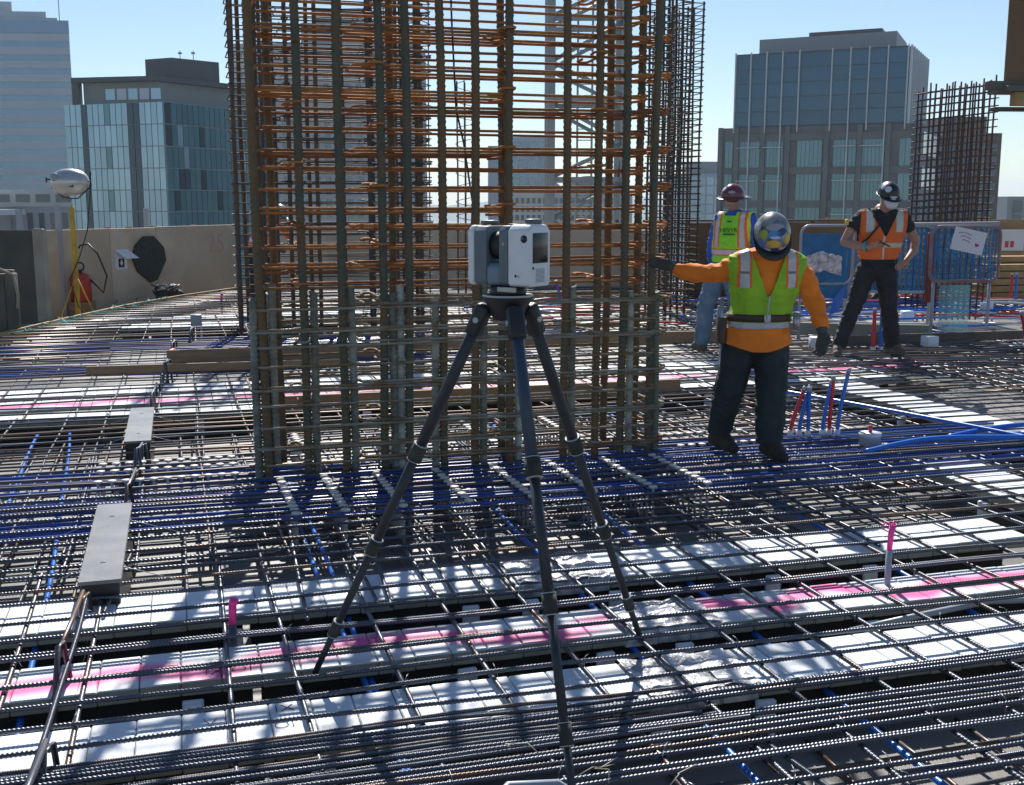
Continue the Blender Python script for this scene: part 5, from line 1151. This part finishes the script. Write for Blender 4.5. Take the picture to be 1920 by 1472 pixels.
# film faced pads on the left, sitting on black blocks
for k, (u, v0, v1, lab) in enumerate(((-0.36, 4.63, 5.86, 'large grey topped pad on a black block, nearest on the left'), (-0.30, 7.42, 8.66, 'grey topped pad farther back along the same line'))):
    t = thing('screed_pad', lab, 'pad', xy(u, v0, -0.04), GA)
    MB().bbox((-0.083, 0, 0.088), (0.083, v1 - v0, 0.103), 0.002, seg=1, smooth=False).build('top_board', mat('worn_film_board', (0.15, 0.15, 0.155), (0.23, 0.225, 0.22), 5, 0.33, 0, 0.1, 30), t)
    MB().bbox((-0.075, 0.02, -0.205), (0.075, v1 - v0 - 0.02, 0.0875), 0.004, seg=1, smooth=False).build('block', M_BLACK, t)
    MB().box((-0.0835, 0.02, 0.086), (-0.0831, v1 - v0 - 0.02, 0.0875)).build('edge_strip', M_WOOD, t)
    for q in (0.2, 0.8):
        MB().tube([(-0.30, q * (v1 - v0) - 0.1, 0.03), (0.0, q * (v1 - v0), 0.106), (0.32, q * (v1 - v0) - 0.12, 0.03)], 0.0018, 5).build('tie_down_wire', M_STEEL, t)
# bent bar standees in a line through the pads
def standee(u, v0, v1, hgt, lab, peak=0.5):
    t = thing('bar_standee', lab, 'standee', xy(u, v0, -0.23), GA)
    L = v1 - v0; hh = hgt + 0.23
    MB().tube([(-0.02, 0.0, 0), (-0.015, 0.02, hh * .5), (0, L * 0.12, hh), (0.012, L * 0.16, hh), (0.03, L * 0.20, hh * 0.4), (0.035, L * .22, 0.0)], 0.0095, 8).build('front_leg', M_BAR, t)
    MB().tube([(0.0, L * 0.14, hh - 0.02), (0.01, L * 0.55, hh * 0.86), (0.02, L, hh * 0.8)], 0.0095, 8).build('top_rail', M_BAR, t)
    MB().tube([(0.0, L * 0.85, 0), (0.02, L * 0.9, hh * 0.8), (0.04, L * 0.97, hh * 0.8), (0.06, L, 0)], 0.0095, 8).build('rear_leg', M_BAR, t)
for a in ((-0.44, 2.62, 3.25, 0.12, 'rusty bent bar standee at the lower left corner'), (-0.44, 3.75, 4.6, 0.10, 'bent bar standee standing on the foam strips in front of the nearest pad'),
          (-0.31, 6.0, 6.75, 0.10, 'bent bar standee just behind the nearest grey pad'), (-0.29, 6.85, 7.4, 0.12, 'bent bar standee just in front of the second grey pad'),
          (-0.24, 8.85, 9.9, 0.12, 'bent bar standee behind the second grey pad'), (-0.16, 10.4, 11.3, 0.14, 'bent bar standee at the left end of the boards'), (-0.1, 11.9, 12.9, 0.14, 'bent bar standee beyond the boards with an orange marker'),
          (0.1, 13.2, 14.2, 0.14, 'farthest bent bar standee of the line on the left')): standee(*a)
# long leaning loose bar next to the near standee
o = link('loose_bar', RIB_V, None, aim(xy(-0.47, 2.45, 0.012), xy(-0.40, 4.5, 0.03), 3.0)); tag(o, 'loose rusty bar lying lengthwise at the lower left over the mat', 'rebar')
# pink flagged stakes
def stake(u, v, hgt, r, lab, sleeve):
    t = thing('marker_stake', lab, 'stake', xy(u, v, -0.25), GA)
    MB().cyl((0, 0, 0), (0, 0, 0.25 + hgt * sleeve), r, 12).build('stake', M_GREYP if sleeve > 0.4 else M_BARF, t)
    pts = [(0, 0, 0.25 + hgt * sleeve - 0.01), (0.004, 0, 0.25 + hgt * 0.8), (0.012, 0.002, 0.25 + hgt)]
    MB().tube(pts, [r * 0.85, r * 0.95, r * 1.15], 10).build('pink_tape_wrap', M_PINK, t)
    if sleeve > 0.4:
        for s in (-1, 1): MB().tube([pts[2], (0.02 * s, 0.01, 0.25 + hgt + 0.012), (0.035 * s, 0.01, 0.25 + hgt - 0.015)], 0.004, 6).build('tape_tail', M_PINK, t)
stake(0.13, 4.12, 0.115, 0.016, 'short stake wrapped in pink tape left of the tripod', 0.15)
stake(2.82, 3.98, 0.215, 0.013, 'grey pipe stub with pink tape on the right', 0.5)
stake(0.62, 18.2, 0.16, 0.02, 'distant pink flag among the far left bars', 0.3)
# upright red and blue pipe stubs
def stub(u, v, h_, lean, r, m, t, cap=None):
    p = [Vector((u, v, -0.2)), Vector((u, v, 0.02)), Vector((u + lean * .35, v, h_ * .5)), Vector((u + lean, v, h_))]; pts = []
    for i in range(3):
        a = p[max(i - 1, 0)]; b = p[i]; c = p[i + 1]; d = p[min(i + 2, 3)]
        for q in range(6):
            s = q / 6; pts.append(0.5 * ((2 * b) + (c - a) * s + (2 * a - 5 * b + 4 * c - d) * s * s + (3 * b - a - 3 * c + d) * s ** 3))
    pts.append(p[-1]); o = MB().tube(pts, r, 12).build('pipe_stub', m, t)
    e = (pts[-1] - pts[-3]).normalized()
    MB().cyl(pts[-1] - e * 0.004, pts[-1] + e * 0.03, r * 1.12, 12).build('crimped_end', M_GREYP, o)
    MB().cyl((u, v, -0.01), (u, v, 0.035), r * 1.5, 10).build('pipe_guide', M_CHAIR, o)
for lab, items in (('leaning trio of red and blue pipe stubs nearest the worker', [(3.92, 6.70, 0.30, 0.09, M_RED), (3.98, 6.69, 0.31, 0.065, M_BLUE2), (4.035, 6.67, 0.30, 0.0, M_BLUE2)]),
                   ('trio of red and blue pipe stubs, the taller group on the right', [(4.14, 6.66, 0.34, 0.05, M_BLUE2), (4.185, 6.65, 0.37, 0.015, M_RED), (4.235, 6.63, 0.42, 0.065, M_BLUE2)])):
    c = items[1]; t = thing('pipe_stubs', lab, 'pipes', xy(c[0], c[1], 0), GA)
    for (u, v, h_, ln, m) in items: stub(u - c[0], v - c[1], h_, ln, 0.0135, m, t)
for lab, (X, Y), ms in (('red and blue pipe pair between the legs of the orange vested worker', (3.84, 12.0), (M_RED, M_BLUE2)), ('red and blue pipe pair at the far right edge', (7.9, 18.0), (M_RED, M_BLUE2)), ('single leaning red pipe stub by the floor opening on the right', (5.6, 12.3), (M_RED,)), ('purple pipe stub seen through the rusty cage', (0.75, 17.3), (mat('purple_pipe', (0.2, 0.06, 0.45), rough=0.4),))):
    t = thing('pipe_stubs', lab, 'pipes', (X, Y, 0), GA)
    for k, m in enumerate(ms): stub(0.09 * k, 0, 0.42 if len(ms) > 1 else 0.36, 0.0 if len(ms) > 1 else -0.08, 0.02, m, t)
sl_ = thing('pipe_sleeve', 'white round pipe sleeve with a red cap stub', 'sleeve', xy(4.27, 6.3, -0.2), GA)
MB().lathe([(0, 0), (0.068, 0), (0.068, 0.25), (0.072, 0.25), (0.072, 0.275), (0.0, 0.277)], 24).build('sleeve_body', M_WHITEP, sl_)
MB().lathe([(0, 0.277), (0.012, 0.277), (0.012, 0.31), (0.016, 0.32), (0.0, 0.325)], 12).build('cap_plug', M_RED, sl_)
for k, (X, Y, lab) in enumerate(((2.15, 11.2, 'small white box chair behind the near worker'), (3.3, 12.2, 'small white box chair left of the orange vested worker'), (4.55, 12.3, 'white box with legs right of the orange vested worker'), (5.75, 12.4, 'white box sleeve at the right edge beside the red stub'), (6.9, 16.5, 'white box sleeve behind the barricade legs'), (5.3, 15.2, 'white electrical box among the conduits'), (-3.05, 13.4, 'grey round sleeve in front of the second cage'), (-4.1, 14.7, 'dark small sleeve among the far left bars'), (0.6, 14.2, 'clear box seen through the rusty cage'))):
    t = thing('sleeve_box', lab, 'box', (X, Y, -0.1), GA)
    MB().bbox((-0.07, -0.07, 0.06), (0.07, 0.07, 0.22), 0.008, seg=1).build('box_body', M_CHAIR if k < 6 else M_GREYP, t)
    for sx in (-1, 1): MB().box((sx * 0.06 - 0.012, -0.07, -0.1), (sx * 0.06 + 0.012, -0.05, 0.0605)).build('foot', M_CHAIR, t)
# green cap and orange bits
o = MB().lathe([(0, 0), (0.022, 0), (0.024, 0.012), (0.018, 0.02), (0, 0.021)], 16).build('plastic_cap', M_GREEN); o.location = xy(2.42, 2.63, -0.03); tag(o, 'green plastic cap among the bars at the lower right', 'cap')
o = MB().bbox((-0.02, -0.06, 0), (0.02, 0.06, 0.05), 0.008).build('orange_marker', M_ORPL); o.matrix_basis = Matrix.Translation(xy(-0.1, 11.75, 0.06)); tag(o, 'orange plastic marker tied to a standee on the left', 'marker')
o = MB().bbox((-0.03, -0.05, 0), (0.03, 0.05, 0.04), 0.008).build('orange_marker', M_ORPL); o.matrix_basis = Matrix.Translation(xy(2.85, 10.9, 0.0)); tag(o, 'orange plastic cap seen through the lower part of the rusty cage', 'marker')
for k, (u, v, a) in enumerate(((0.98, 2.72, 0.2), (1.05, 2.66, 1.2), (0.92, 2.87, 2.0), (1.2, 2.6, 0.6))):
    P = [xy(u, v, 0.005), xy(u + 0.05 * math.cos(a), v + 0.05 * math.sin(a), 0.02), xy(u + 0.10 * math.cos(a + .5), v + 0.08 * math.sin(a), 0.012), xy(u + 0.15 * math.cos(a), v + 0.1 * math.sin(a + .6), 0.004)]
    o = MB().tube(P, 0.0016, 5).build('wire_offcut', mat('dry_wire', (0.4, 0.36, 0.28), rough=0.6)); tag(o, 'thin pale wire offcut lying on the bundled bars near the front tripod leg', 'wire', 'wire offcuts by the tripod')
o = MB().tube([xy(0.66, 2.5, -0.1), xy(0.68, 2.62, 0.0), xy(0.78, 2.70, 0.02), xy(0.92, 2.71, 0.0), xy(1.0, 2.68, -0.05)], 0.011, 8).build('grey_hose', M_GREYP); tag(o, 'grey flexible conduit looping up at the bottom edge left of the front tripod leg', 'conduit')
o = MB().tube([xy(2.45, 3.68, -0.1), xy(2.75, 3.66, -0.06), xy(3.1, 3.70, -0.05), xy(3.6, 3.68, -0.08)], 0.014, 8).build('grey_hose', M_GREYP); tag(o, 'grey flexible conduit lying between two foam strips at the right', 'conduit')
# conduits scattered on the far right floor
rc_ = random.Random(77)
for k in range(34):
    X0 = rc_.uniform(2.2, 7.0); Y0 = rc_.uniform(12.6, 18.5); ang = rc_.uniform(-0.35, 0.25); L = rc_.uniform(1.6, 4.0)
    m, nm = rc_.choice(((M_WHITEP, 'white'), (M_WHITEP, 'white'), (M_GREYP, 'grey'), (M_BLUE2, 'blue'), (M_BLUE, 'dark blue'), (M_RED, 'red')))
    o = MB().tube(wob((X0, Y0, 0.02), (X0 + L * math.cos(ang), Y0 + L * math.sin(ang), 0.02 + rc_.uniform(0, .04)), 16, 0.06, 300 + k), 0.015 if nm != 'grey' else 0.012, 6).build('conduit', m)
    tag(o, 'loose %s conduit snaking over the far right floor' % nm, 'conduit', 'loose %s conduits on the far right floor' % nm)
for k in range(10):
    X0 = rc_.uniform(-0.8, 1.6); Y0 = rc_.uniform(12.8, 18)
    m, nm = rc_.choice(((M_WHITEP, 'white'), (M_BLUE2, 'blue'), (M_RED, 'red')))
    o = MB().tube(wob((X0, Y0, 0.02), (X0 + rc_.uniform(1, 2), Y0 + rc_.uniform(-.5, .4), 0.03), 14, 0.05, 400 + k), 0.014, 6).build('conduit', m)
    tag(o, 'loose %s conduit lying behind the rusty cage' % nm, 'conduit', 'loose %s conduits behind the rusty cage' % nm)

# ---------------------------------------------------------------- left corner: balloon light, sprayer, mat, notices
bl_ = thing('balloon_light', 'silver inflated balloon light on a yellow wheeled stand', 'light', (-6.35, 16.6, -0.25))
MB().bbox((-0.03, -0.03, 0.12), (0.03, 0.03, 1.74), 0.006, seg=1, smooth=False).build('mast', M_YEL, bl_)
MB().cyl((0, 0, 1.72), (-0.01, 0, 1.86), 0.014, 8).build('inner_mast', M_STEEL, bl_)
b = MB(); b.bbox((-0.30, -0.05, 0.08), (0.30, 0.05, 0.14), 0.01).bbox((-0.05, -0.28, 0.08), (0.05, 0.28, 0.1395), 0.01); b.build('base_frame', M_YEL, bl_)
for sx, sy in ((-0.3, 0), (0.3, 0), (0, -0.28)): MB().lathe([(0, -0.03), (0.07, -0.03), (0.075, 0), (0.07, 0.03), (0, 0.03)], 16, M=Matrix.Translation((sx, sy, 0.075)) @ rot_y).build('wheel', M_RUBBER, bl_)
for s in (-1, 1): MB().cyl((s * 0.26, 0, 0.14), (0, 0, 0.75), 0.012, 6).build('stay', M_YEL, bl_)
env = MB(); vs = []; fs = []; NU, NV = 28, 16
for j in range(NV + 1):
    a = math.pi * j / NV; x = -0.265 * math.cos(a); rr2 = 0.195 * (math.sin(a) ** 0.8)
    for i in range(NU):
        t = 2 * math.pi * i / NU; k = 1 + 0.02 * math.cos(6 * t); vs.append((x, rr2 * k * math.cos(t), 2.09 + rr2 * k * math.sin(t)))
for j in range(NV):
    for i in range(NU): fs.append((j * NU + i, j * NU + (i + 1) % NU, (j + 1) * NU + (i + 1) % NU, (j + 1) * NU + i))
env.add(vs, fs, 0, True); eo = env.build('balloon_envelope', M_SILV, bl_)
MB().box((0.03, -0.178, 2.02), (0.11, -0.172, 2.06)).build('label_plate', M_INK, eo)
MB().lathe([(0, 0), (0.06, 0), (0.05, 0.05), (0, 0.05)], 14, M=Matrix.Translation((-0.16, -0.13, 2.15)) @ Matrix.Rotation(R(60), 4, 'X')).build('blower_cap', M_GREYP, eo)
MB().tube([(-0.34, 0, 2.13), (-0.25, 0, 2.13)], 0.012, 6).tube([(-0.34, 0, 2.16), (-0.34, 0, 2.08)], 0.01, 6).build('side_handle', M_BLACK, bl_)
MB().tube([(0.22, 0, 2.11), (0.29, 0, 2.10), (0.30, 0, 2.24)], 0.014, 6).build('side_handle', M_BLACK, bl_)
MB().tube([(-0.27, 0, 2.12), (-0.27, 0, 2.02), (-0.12, 0, 1.88), (0.0, 0, 1.86), (0.10, 0, 1.86), (0.26, 0, 2.0), (0.30, 0, 2.04), (0.30, 0, 2.09)], 0.009, 6).build('yoke', M_BLACK, bl_)
MB().tube([(0.29, -0.01, 2.08), (0.29, -0.02, 1.95), (0.22, -0.04, 1.4), (0.08, -0.05, 1.0), (-0.06, -0.08, 0.7), (0.05, -0.1, 0.3), (0.25, -0.2, 0.16), (0.45, -0.25, 0.05)], 0.009, 6).build('power_cable', M_BLACK, bl_)
spz = thing('tank_sprayer', 'red pump sprayer tank with a black hose by the wall', 'sprayer', (-6.74, 17.8, 0.02)); spz.scale = (1.15, 1.15, 1.15)
MB().lathe([(0, 0), (0.125, 0), (0.135, 0.02), (0.135, 0.30), (0.12, 0.36), (0.07, 0.385), (0.0, 0.39)], 22).build('tank', M_REDP, spz)
MB().tube([(0, 0, 0.38), (0, 0, 0.42)], 0.03, 10).tube([(0.055 * math.cos(k * .5236), 0, 0.475 + 0.055 * math.sin(k * .5236)) for k in range(12)], 0.012, 6, closed=True).build('pump_handle', M_BLACK, spz)
MB().tube([(0.13, 0, 0.30), (0.30, 0, 0.12), (0.36, 0, 0.35), (0.25, 0, 0.65), (0.13, 0, 0.78), (0.02, 0, 0.76), (0.0, 0, 0.72)], 0.013, 8).build('hose', M_BLACK, spz)
MB().box((-0.14, -0.14, -0.23), (0.14, 0.14, -0.002)).build('stand_block', M_WOOD, spz)
# black many sided mat hung on the tan wall (local frame of the wall)
fr_w = Matrix.Translation((-7.12, 17.2, -0.25)) @ Matrix.Rotation(wla, 4, 'Z')
oc = [(0.30 * math.cos(R(a)) * (1.0 if i % 2 else 1.02), 0.345 * math.sin(R(a)) + 0) for i, a in enumerate(range(12, 372, 40))]
oc = [(-0.12, 0.36), (0.12, 0.36), (0.36, 0.16), (0.40, -0.06), (0.16, -0.38), (0.0, -0.42), (-0.30, -0.22), (-0.42, 0.02), (-0.32, 0.22)]
mo = MB().prism(oc, 0, 0.04).build('rubber_mat', M_RUBBER); mo.matrix_basis = fr_w @ Matrix.Translation((2.38, -0.003, 0.88)) @ FACE; tag(mo, 'black many sided rubber mat hanging on the tan formwork wall', 'mat')
nt = thing('paper_notice', 'white paper notice with a black arrow, its top folded over, on the tan wall', 'notice'); nt.matrix_basis = fr_w @ Matrix.Translation((1.72, -0.004, 0.92))
MB().box((-0.14, -0.004, -0.20), (0.14, -0.001, 0.12)).build('paper', M_PAPER, nt)
MB().add([(-0.15, -0.006, 0.12), (0.16, -0.006, 0.12), (0.30, -0.12, -0.03), (0.02, -0.10, -0.03), (-0.15, -0.002, 0.124), (0.16, -0.002, 0.124), (0.30, -0.117, -0.026), (0.02, -0.097, -0.026)], [(0, 3, 2, 1), (4, 5, 6, 7), (0, 1, 5, 4), (1, 2, 6, 5), (2, 3, 7, 6), (3, 0, 4, 7)]).build('folded_flap', M_PAPER, nt)
MB().box((-0.06, -0.0065, -0.17), (0.07, -0.0045, -0.03)).build('black_square', M_INK, nt)
MB().prism([(0.0, -0.15), (0.045, -0.09), (0.02, -0.09), (0.02, -0.05), (-0.015, -0.05), (-0.015, -0.09), (-0.04, -0.09)], 0, 0.002, M=Matrix.Translation((0.005, -0.0068, 0)) @ FACE).build('arrow', M_PAPER, nt)
nt = thing('paper_notice', 'small white printed notice tied inside the second cage', 'notice', (-3.12, 14.05, 0.95))
MB().box((-0.06, 0, -0.13), (0.06, 0.003, 0.10)).build('paper', M_PAPER, nt)
MB().box((-0.045, -0.002, -0.04), (0.0, 0.0, 0.035)).box((0.008, -0.002, -0.04), (0.045, 0, 0.035)).box((-0.045, -0.002, -0.11), (0.045, 0, -0.065)).build('print', M_INK, nt)
# heap of gear by the edge: black bag with cables
bg = thing('gear_bag', 'black gear bag heaped with cables behind the edge form', 'bag', (-5.72, 18.9, -0.2))
me = hull_mesh([([((0, 0, 0.15), (0.22, 0.16, 0.15)), ((0.22, 0.02, 0.12), (0.14, 0.13, 0.12))], 'a'), ([((-0.12, 0, 0.3), (0.14, 0.12, 0.10))], 'a'), ([((0.12, 0, 0.26), (0.16, 0.12, 0.08))], 'a')], 0.03, 2); me.materials.append(M_RUBBER)
for f in me.polygons: f.use_smooth = True
link('bag_body', me, bg)
for k in range(6): MB().tube([(0.24 * math.cos(a * .45 + k) * (0.6 + .07 * k) - 0.02, 0.16 * math.sin(a * .45 + k) - 0.04, 0.36 + 0.05 * math.sin(a * .9 + k)) for a in range(12)], 0.011, 6).build('cable_coil', M_BLACK if k % 3 else M_WHITEP, bg)
# bundle of dark pipes at the left edge
pb = thing('pipe_bundle', 'bundle of dark upright posts with a rope at the left edge', 'posts', (-6.15, 13.65, -0.25))
for k, (x, y, h_) in enumerate(((-0.12, 0, 0.98), (0.02, 0.03, 0.96), (0.15, 0.0, 0.97), (-0.26, 0.05, 1.02), (0.05, 0.16, 1.0), (-0.4, 0.02, 0.97))): MB().bbox((x - 0.06, y - 0.055, 0), (x + 0.06, y + 0.055, h_), 0.015).build('post', M_WALLD, pb)
MB().tube([(-0.35, -0.07, 0.98), (-0.15, -0.08, 1.06), (0.05, -0.07, 1.02), (0.2, -0.05, 0.95), (0.24, -0.05, 0.7), (0.23, -0.06, 0.55)], 0.018, 8).build('rope', mat('pale_rope', (0.36, 0.32, 0.24), (0.28, 0.25, 0.18), 30, 0.9, 0, 0.5, 80), pb)
for k, (x, y) in enumerate(((-6.25, 16.1), (-5.95, 15.9))): pass
# thin steel posts above the left walls
for k, (x, y, h_, lab) in enumerate(((-7.15, 16.6, 1.45, 'thin steel post above the dark formwork panel'), (-6.9, 17.4, 1.52, 'thin steel post at the start of the tan formwork wall'), (-6.25, 19.6, 1.45, 'thin steel post behind the round mat'))):
    o = MB().box((-0.04, -0.03, 0), (0.04, 0.03, h_ + 0.25)).build('steel_post', M_GREYP); o.location = (x - 0.05, y + 0.2, -0.25); tag(o, lab, 'post')
# teal mesh strip along the slab edge
o = MB()
rn = random.Random(4)
for k in range(26):
    t = k / 26; p = Vector((-5.8 + 0.3 * t * t, 13.2 + 5 * t, 0.03))
    o.tube([p + Vector((rn.uniform(-.1, .1), rn.uniform(-.05, .05), rn.uniform(0, .05))) for q in range(4)], 0.005, 4)
ob_ = o.build('plastic_mesh_scraps', mat('teal_mesh', (0.05, 0.45, 0.48), rough=0.6)); tag(ob_, 'shredded teal plastic netting along the left slab edge', 'netting', None, 'stuff')

# ---------------------------------------------------------------- barricade with blue netting
M_NET = mat('blue_debris_net', (0.01, 0.16, 0.36), (0.015, 0.22, 0.44), 9, 0.6, 0, 0.3, 20, alpha=0.72)
M_NETL = mat('pale_clear_sheet', (0.25, 0.55, 0.62), rough=0.3, alpha=0.3)
def net_panel(par, w, z0, z1, seed, m=M_NET, gaps=True):
    rr = random.Random(seed); mb = MB(); n = 20
    for i in range(n):
        x0 = w * i / n; x1 = w * (i + (rr.uniform(0.55, 0.8) if gaps else 1.0)) / n
        for j in range(8):
            a0 = z0 + (z1 - z0) * j / 8; a1 = z0 + (z1 - z0) * (j + (0.93 if gaps else 1)) / 8; y = 0.012 * math.sin(i * 1.3 + j)
            mb.box((x0, y, a0), (x1, y + 0.003, a1))
    return mb.build('netting', m, par)
def rail_frame(par, w, z0, z1, r, m, rad=0.10):
    P = [(p[0], 0, p[1]) for p in rrect(0, z0, w, z1, rad)]
    return MB().tube(P, r, 8, closed=True).build('rail_frame', m, par)
p0 = (4.78, 13.05); t = thing('barricade_panel', 'barricade panel with blue netting and a white pink marked note, at the right', 'barricade', (*p0, 0), R(3))
rail_frame(t, 0.80, 0.66, 1.28, 0.02, mat('faded_red_rail', (0.26, 0.10, 0.11), (0.22, 0.24, 0.27), 5, 0.5)); net_panel(t, 0.78, 0.68, 1.26, 1)
for x in (0.06, 0.72): MB().cyl((x, 0.02, -0.05), (x, 0.02, 0.68), 0.02, 8).build('post', M_GREYP, t)
MB().cyl((-0.9, 0.05, 1.29), (0.8, 0.05, 1.31), 0.028, 8).build('top_rail', M_GREYP, t)
pp = MB().box((-0.19, 0, -0.13), (0.19, 0.003, 0.13)).build('note_sheet', M_PAPER, t); pp.matrix_basis = Matrix.Translation((0.42, -0.03, 1.12)) @ Matrix.Rotation(R(12), 4, 'Y')
for k in range(3): MB().tube([(-0.14 + 0.03 * k, -0.002, 0.07 - k * 0.04), (-0.06, -0.002, 0.085 - k * 0.04), (0.02, -0.002, 0.065 - k * 0.04)], 0.004, 4).build('pink_scrawl', M_MAG, pp)
MB().prism([(0.08, -0.03), (0.10, -0.055), (0.13, -0.03), (0.13, -0.01), (0.105, -0.018), (0.085, -0.005)], 0, 0.002, M=Matrix.Translation((0, -0.001, 0)) @ FACE).build('pink_mark', M_MAG, pp)
cs = MB(); cs.box((0, 0, 0), (0.36, 0.002, 0.6)); co_ = cs.build('clear_sheet', M_NETL, t); co_.matrix_basis = Matrix.Translation((0.12, -0.02, 0.02))
t = thing('barricade_panel', 'barricade panel with blue netting behind the orange vested worker', 'barricade', (3.98, 13.6, 0), R(-6))
rail_frame(t, 1.0, 0.50, 1.28, 0.018, M_GREYP); net_panel(t, 0.98, 0.5, 1.26, 2)
for x in (0.0, 0.98): MB().cyl((x, 0.02, -0.05), (x + 0.02, 0.02, 1.28), 0.018, 8).build('post', M_GREYP, t)
bd = MB().box((0, -0.03, 0.9), (0.24, -0.02, 1.24)).build('number_board', M_PAPER, t); bd.location = (0.33, 0, 0)
link('lettering', text_mesh('2', 0.24, M_MAG), bd, Matrix.Translation((0.08, -0.032, 1.10)) @ FACE)
MB().bbox((0.92, -0.04, 0.38), (1.02, 0.0, 1.2), 0.01).build('red_post_wrap', mat('dark_red_wrap', (0.16, 0.02, 0.02), rough=0.6), t)
t = thing('barricade_panel', 'torn blue netting panel left of the orange vested worker', 'barricade', (3.33, 13.2, 0), R(4))
rail_frame(t, 0.62, 0.62, 1.29, 0.016, M_GREYP); net_panel(t, 0.58, 0.45, 1.2, 3, gaps=False)
for x in (0.02, 0.60): MB().cyl((x, 0.02, -0.05), (x, 0.02, 0.66), 0.018, 8).build('post', M_GREYP, t)
rg2 = random.Random(9); mb = MB(); vs = []; fs = []
for i in range(13):
    for j in range(7): vs.append((0.03 + i * 0.036, -0.05 - rg2.uniform(0, .05), 0.78 + j * 0.036 + rg2.uniform(-.012, .012) - 0.01 * abs(i - 6)))
for i in range(12):
    for j in range(6): a = i * 7 + j; fs.append((a, a + 7, a + 8, a + 1))
mb.add(vs, fs, 0); mb.build('torn_plastic', M_FOIL, t)
MB().add([(0.40, -0.03, 0.45), (0.52, -0.04, 0.5), (0.55, -0.02, 0.62), (0.46, -0.05, 0.30), (0.36, -0.02, 0.25)], [(0, 1, 2), (0, 3, 1), (0, 4, 3)]).build('net_scrap', M_BLUE2, t)
# ---------------------------------------------------------------- timber stack, notice and raised formwork at right
lumr = random.Random(6)
ls = thing('timber_stack', 'stack of yellow timbers on the far right', 'timber', (7.9, 18.6, -0.25), R(12))
for j in range(6):
    for i in range(4): 
        if j < 5 or i > 1: MB().bbox((i * 0.0 + lumr.uniform(-.08, .08), i * 0.17, j * 0.115 + 0.24), (2.4 + lumr.uniform(-.1, .1), i * 0.17 + 0.14, j * 0.115 + 0.34), 0.006, seg=1, smooth=False).build('timber', M_WOODY, ls)
for x in (0.3, 1.9): MB().box((x, 0, 0), (x + 0.1, 0.66, 0.2385)).build('bearer', M_WOODY, ls)
nt = thing('paper_notice', 'red lettered notice on the orange tan wall behind the timbers', 'notice', (9.5, 21.75, 0.85))
MB().box((-0.22, -0.006, -0.2), (0.22, -0.001, 0.2)).build('paper', M_PAPER, nt); MB().box((-0.14, -0.009, -0.14), (-0.07, -0.0065, -0.02)).box((-0.04, -0.009, -0.14), (0.03, -0.0065, -0.02)).build('print', M_RED, nt)
rf = thing('raised_formwork', 'raised plywood formwork with timber walers at the top right corner', 'formwork', (5.13, 12.2, 2.58), R(4))
MB().bbox((0.0, 0, 0.16), (2.4, 0.03, 2.6), 0.004, seg=1, smooth=False).build('plywood_panel', M_WALLB, rf)
for z in (0.0, 0.95, 1.55): MB().bbox((-0.22, -0.10, z + 0.12), (2.4, -0.005, z + 0.21), 0.006, seg=1, smooth=False).build('waler', M_WALLD, rf)
MB().bbox((-0.06, -0.2, 0.10), (2.4, 0.25, 0.155), 0.006, seg=1, smooth=False).build('soffit_board', M_WALLD, rf)
MB().bbox((0.05, -0.15, -0.04), (2.4, -0.03, 0.098), 0.006, seg=1, smooth=False).build('yellow_beam', M_WOODY, rf)
MB().bbox((-0.10, -0.02, -0.085), (2.4, 0.10, -0.045), 0.006, seg=1, smooth=False).build('waler', M_WALLD, rf)
for x in (1.2, 2.2): MB().cyl((x, 0.1, -2.83), (x, 0.1, -0.087), 0.035, 10).build('prop', M_GREYP, rf)
# bent wire and low walls behind the workers

# ================================================================== HAZE
hz = MB().box((-3700, -700, -46), (3700, 4000, 62)).build('haze', [])
mh_ = bpy.data.materials.new('haze_air'); mh_.use_nodes = True; nt_ = mh_.node_tree; nt_.nodes.clear()
po = nt_.nodes.new('ShaderNodeOutputMaterial'); pv = nt_.nodes.new('ShaderNodeVolumePrincipled')
pv.inputs['Color'].default_value = (0.68, 0.84, 1.0, 1); pv.inputs['Density'].default_value = 0.00028; pv.inputs['Anisotropy'].default_value = 0.2
nt_.links.new(pv.outputs[0], po.inputs['Volume']); hz.data.materials.clear(); hz.data.materials.append(mh_)
tag(hz, None, None, None, 'stuff')
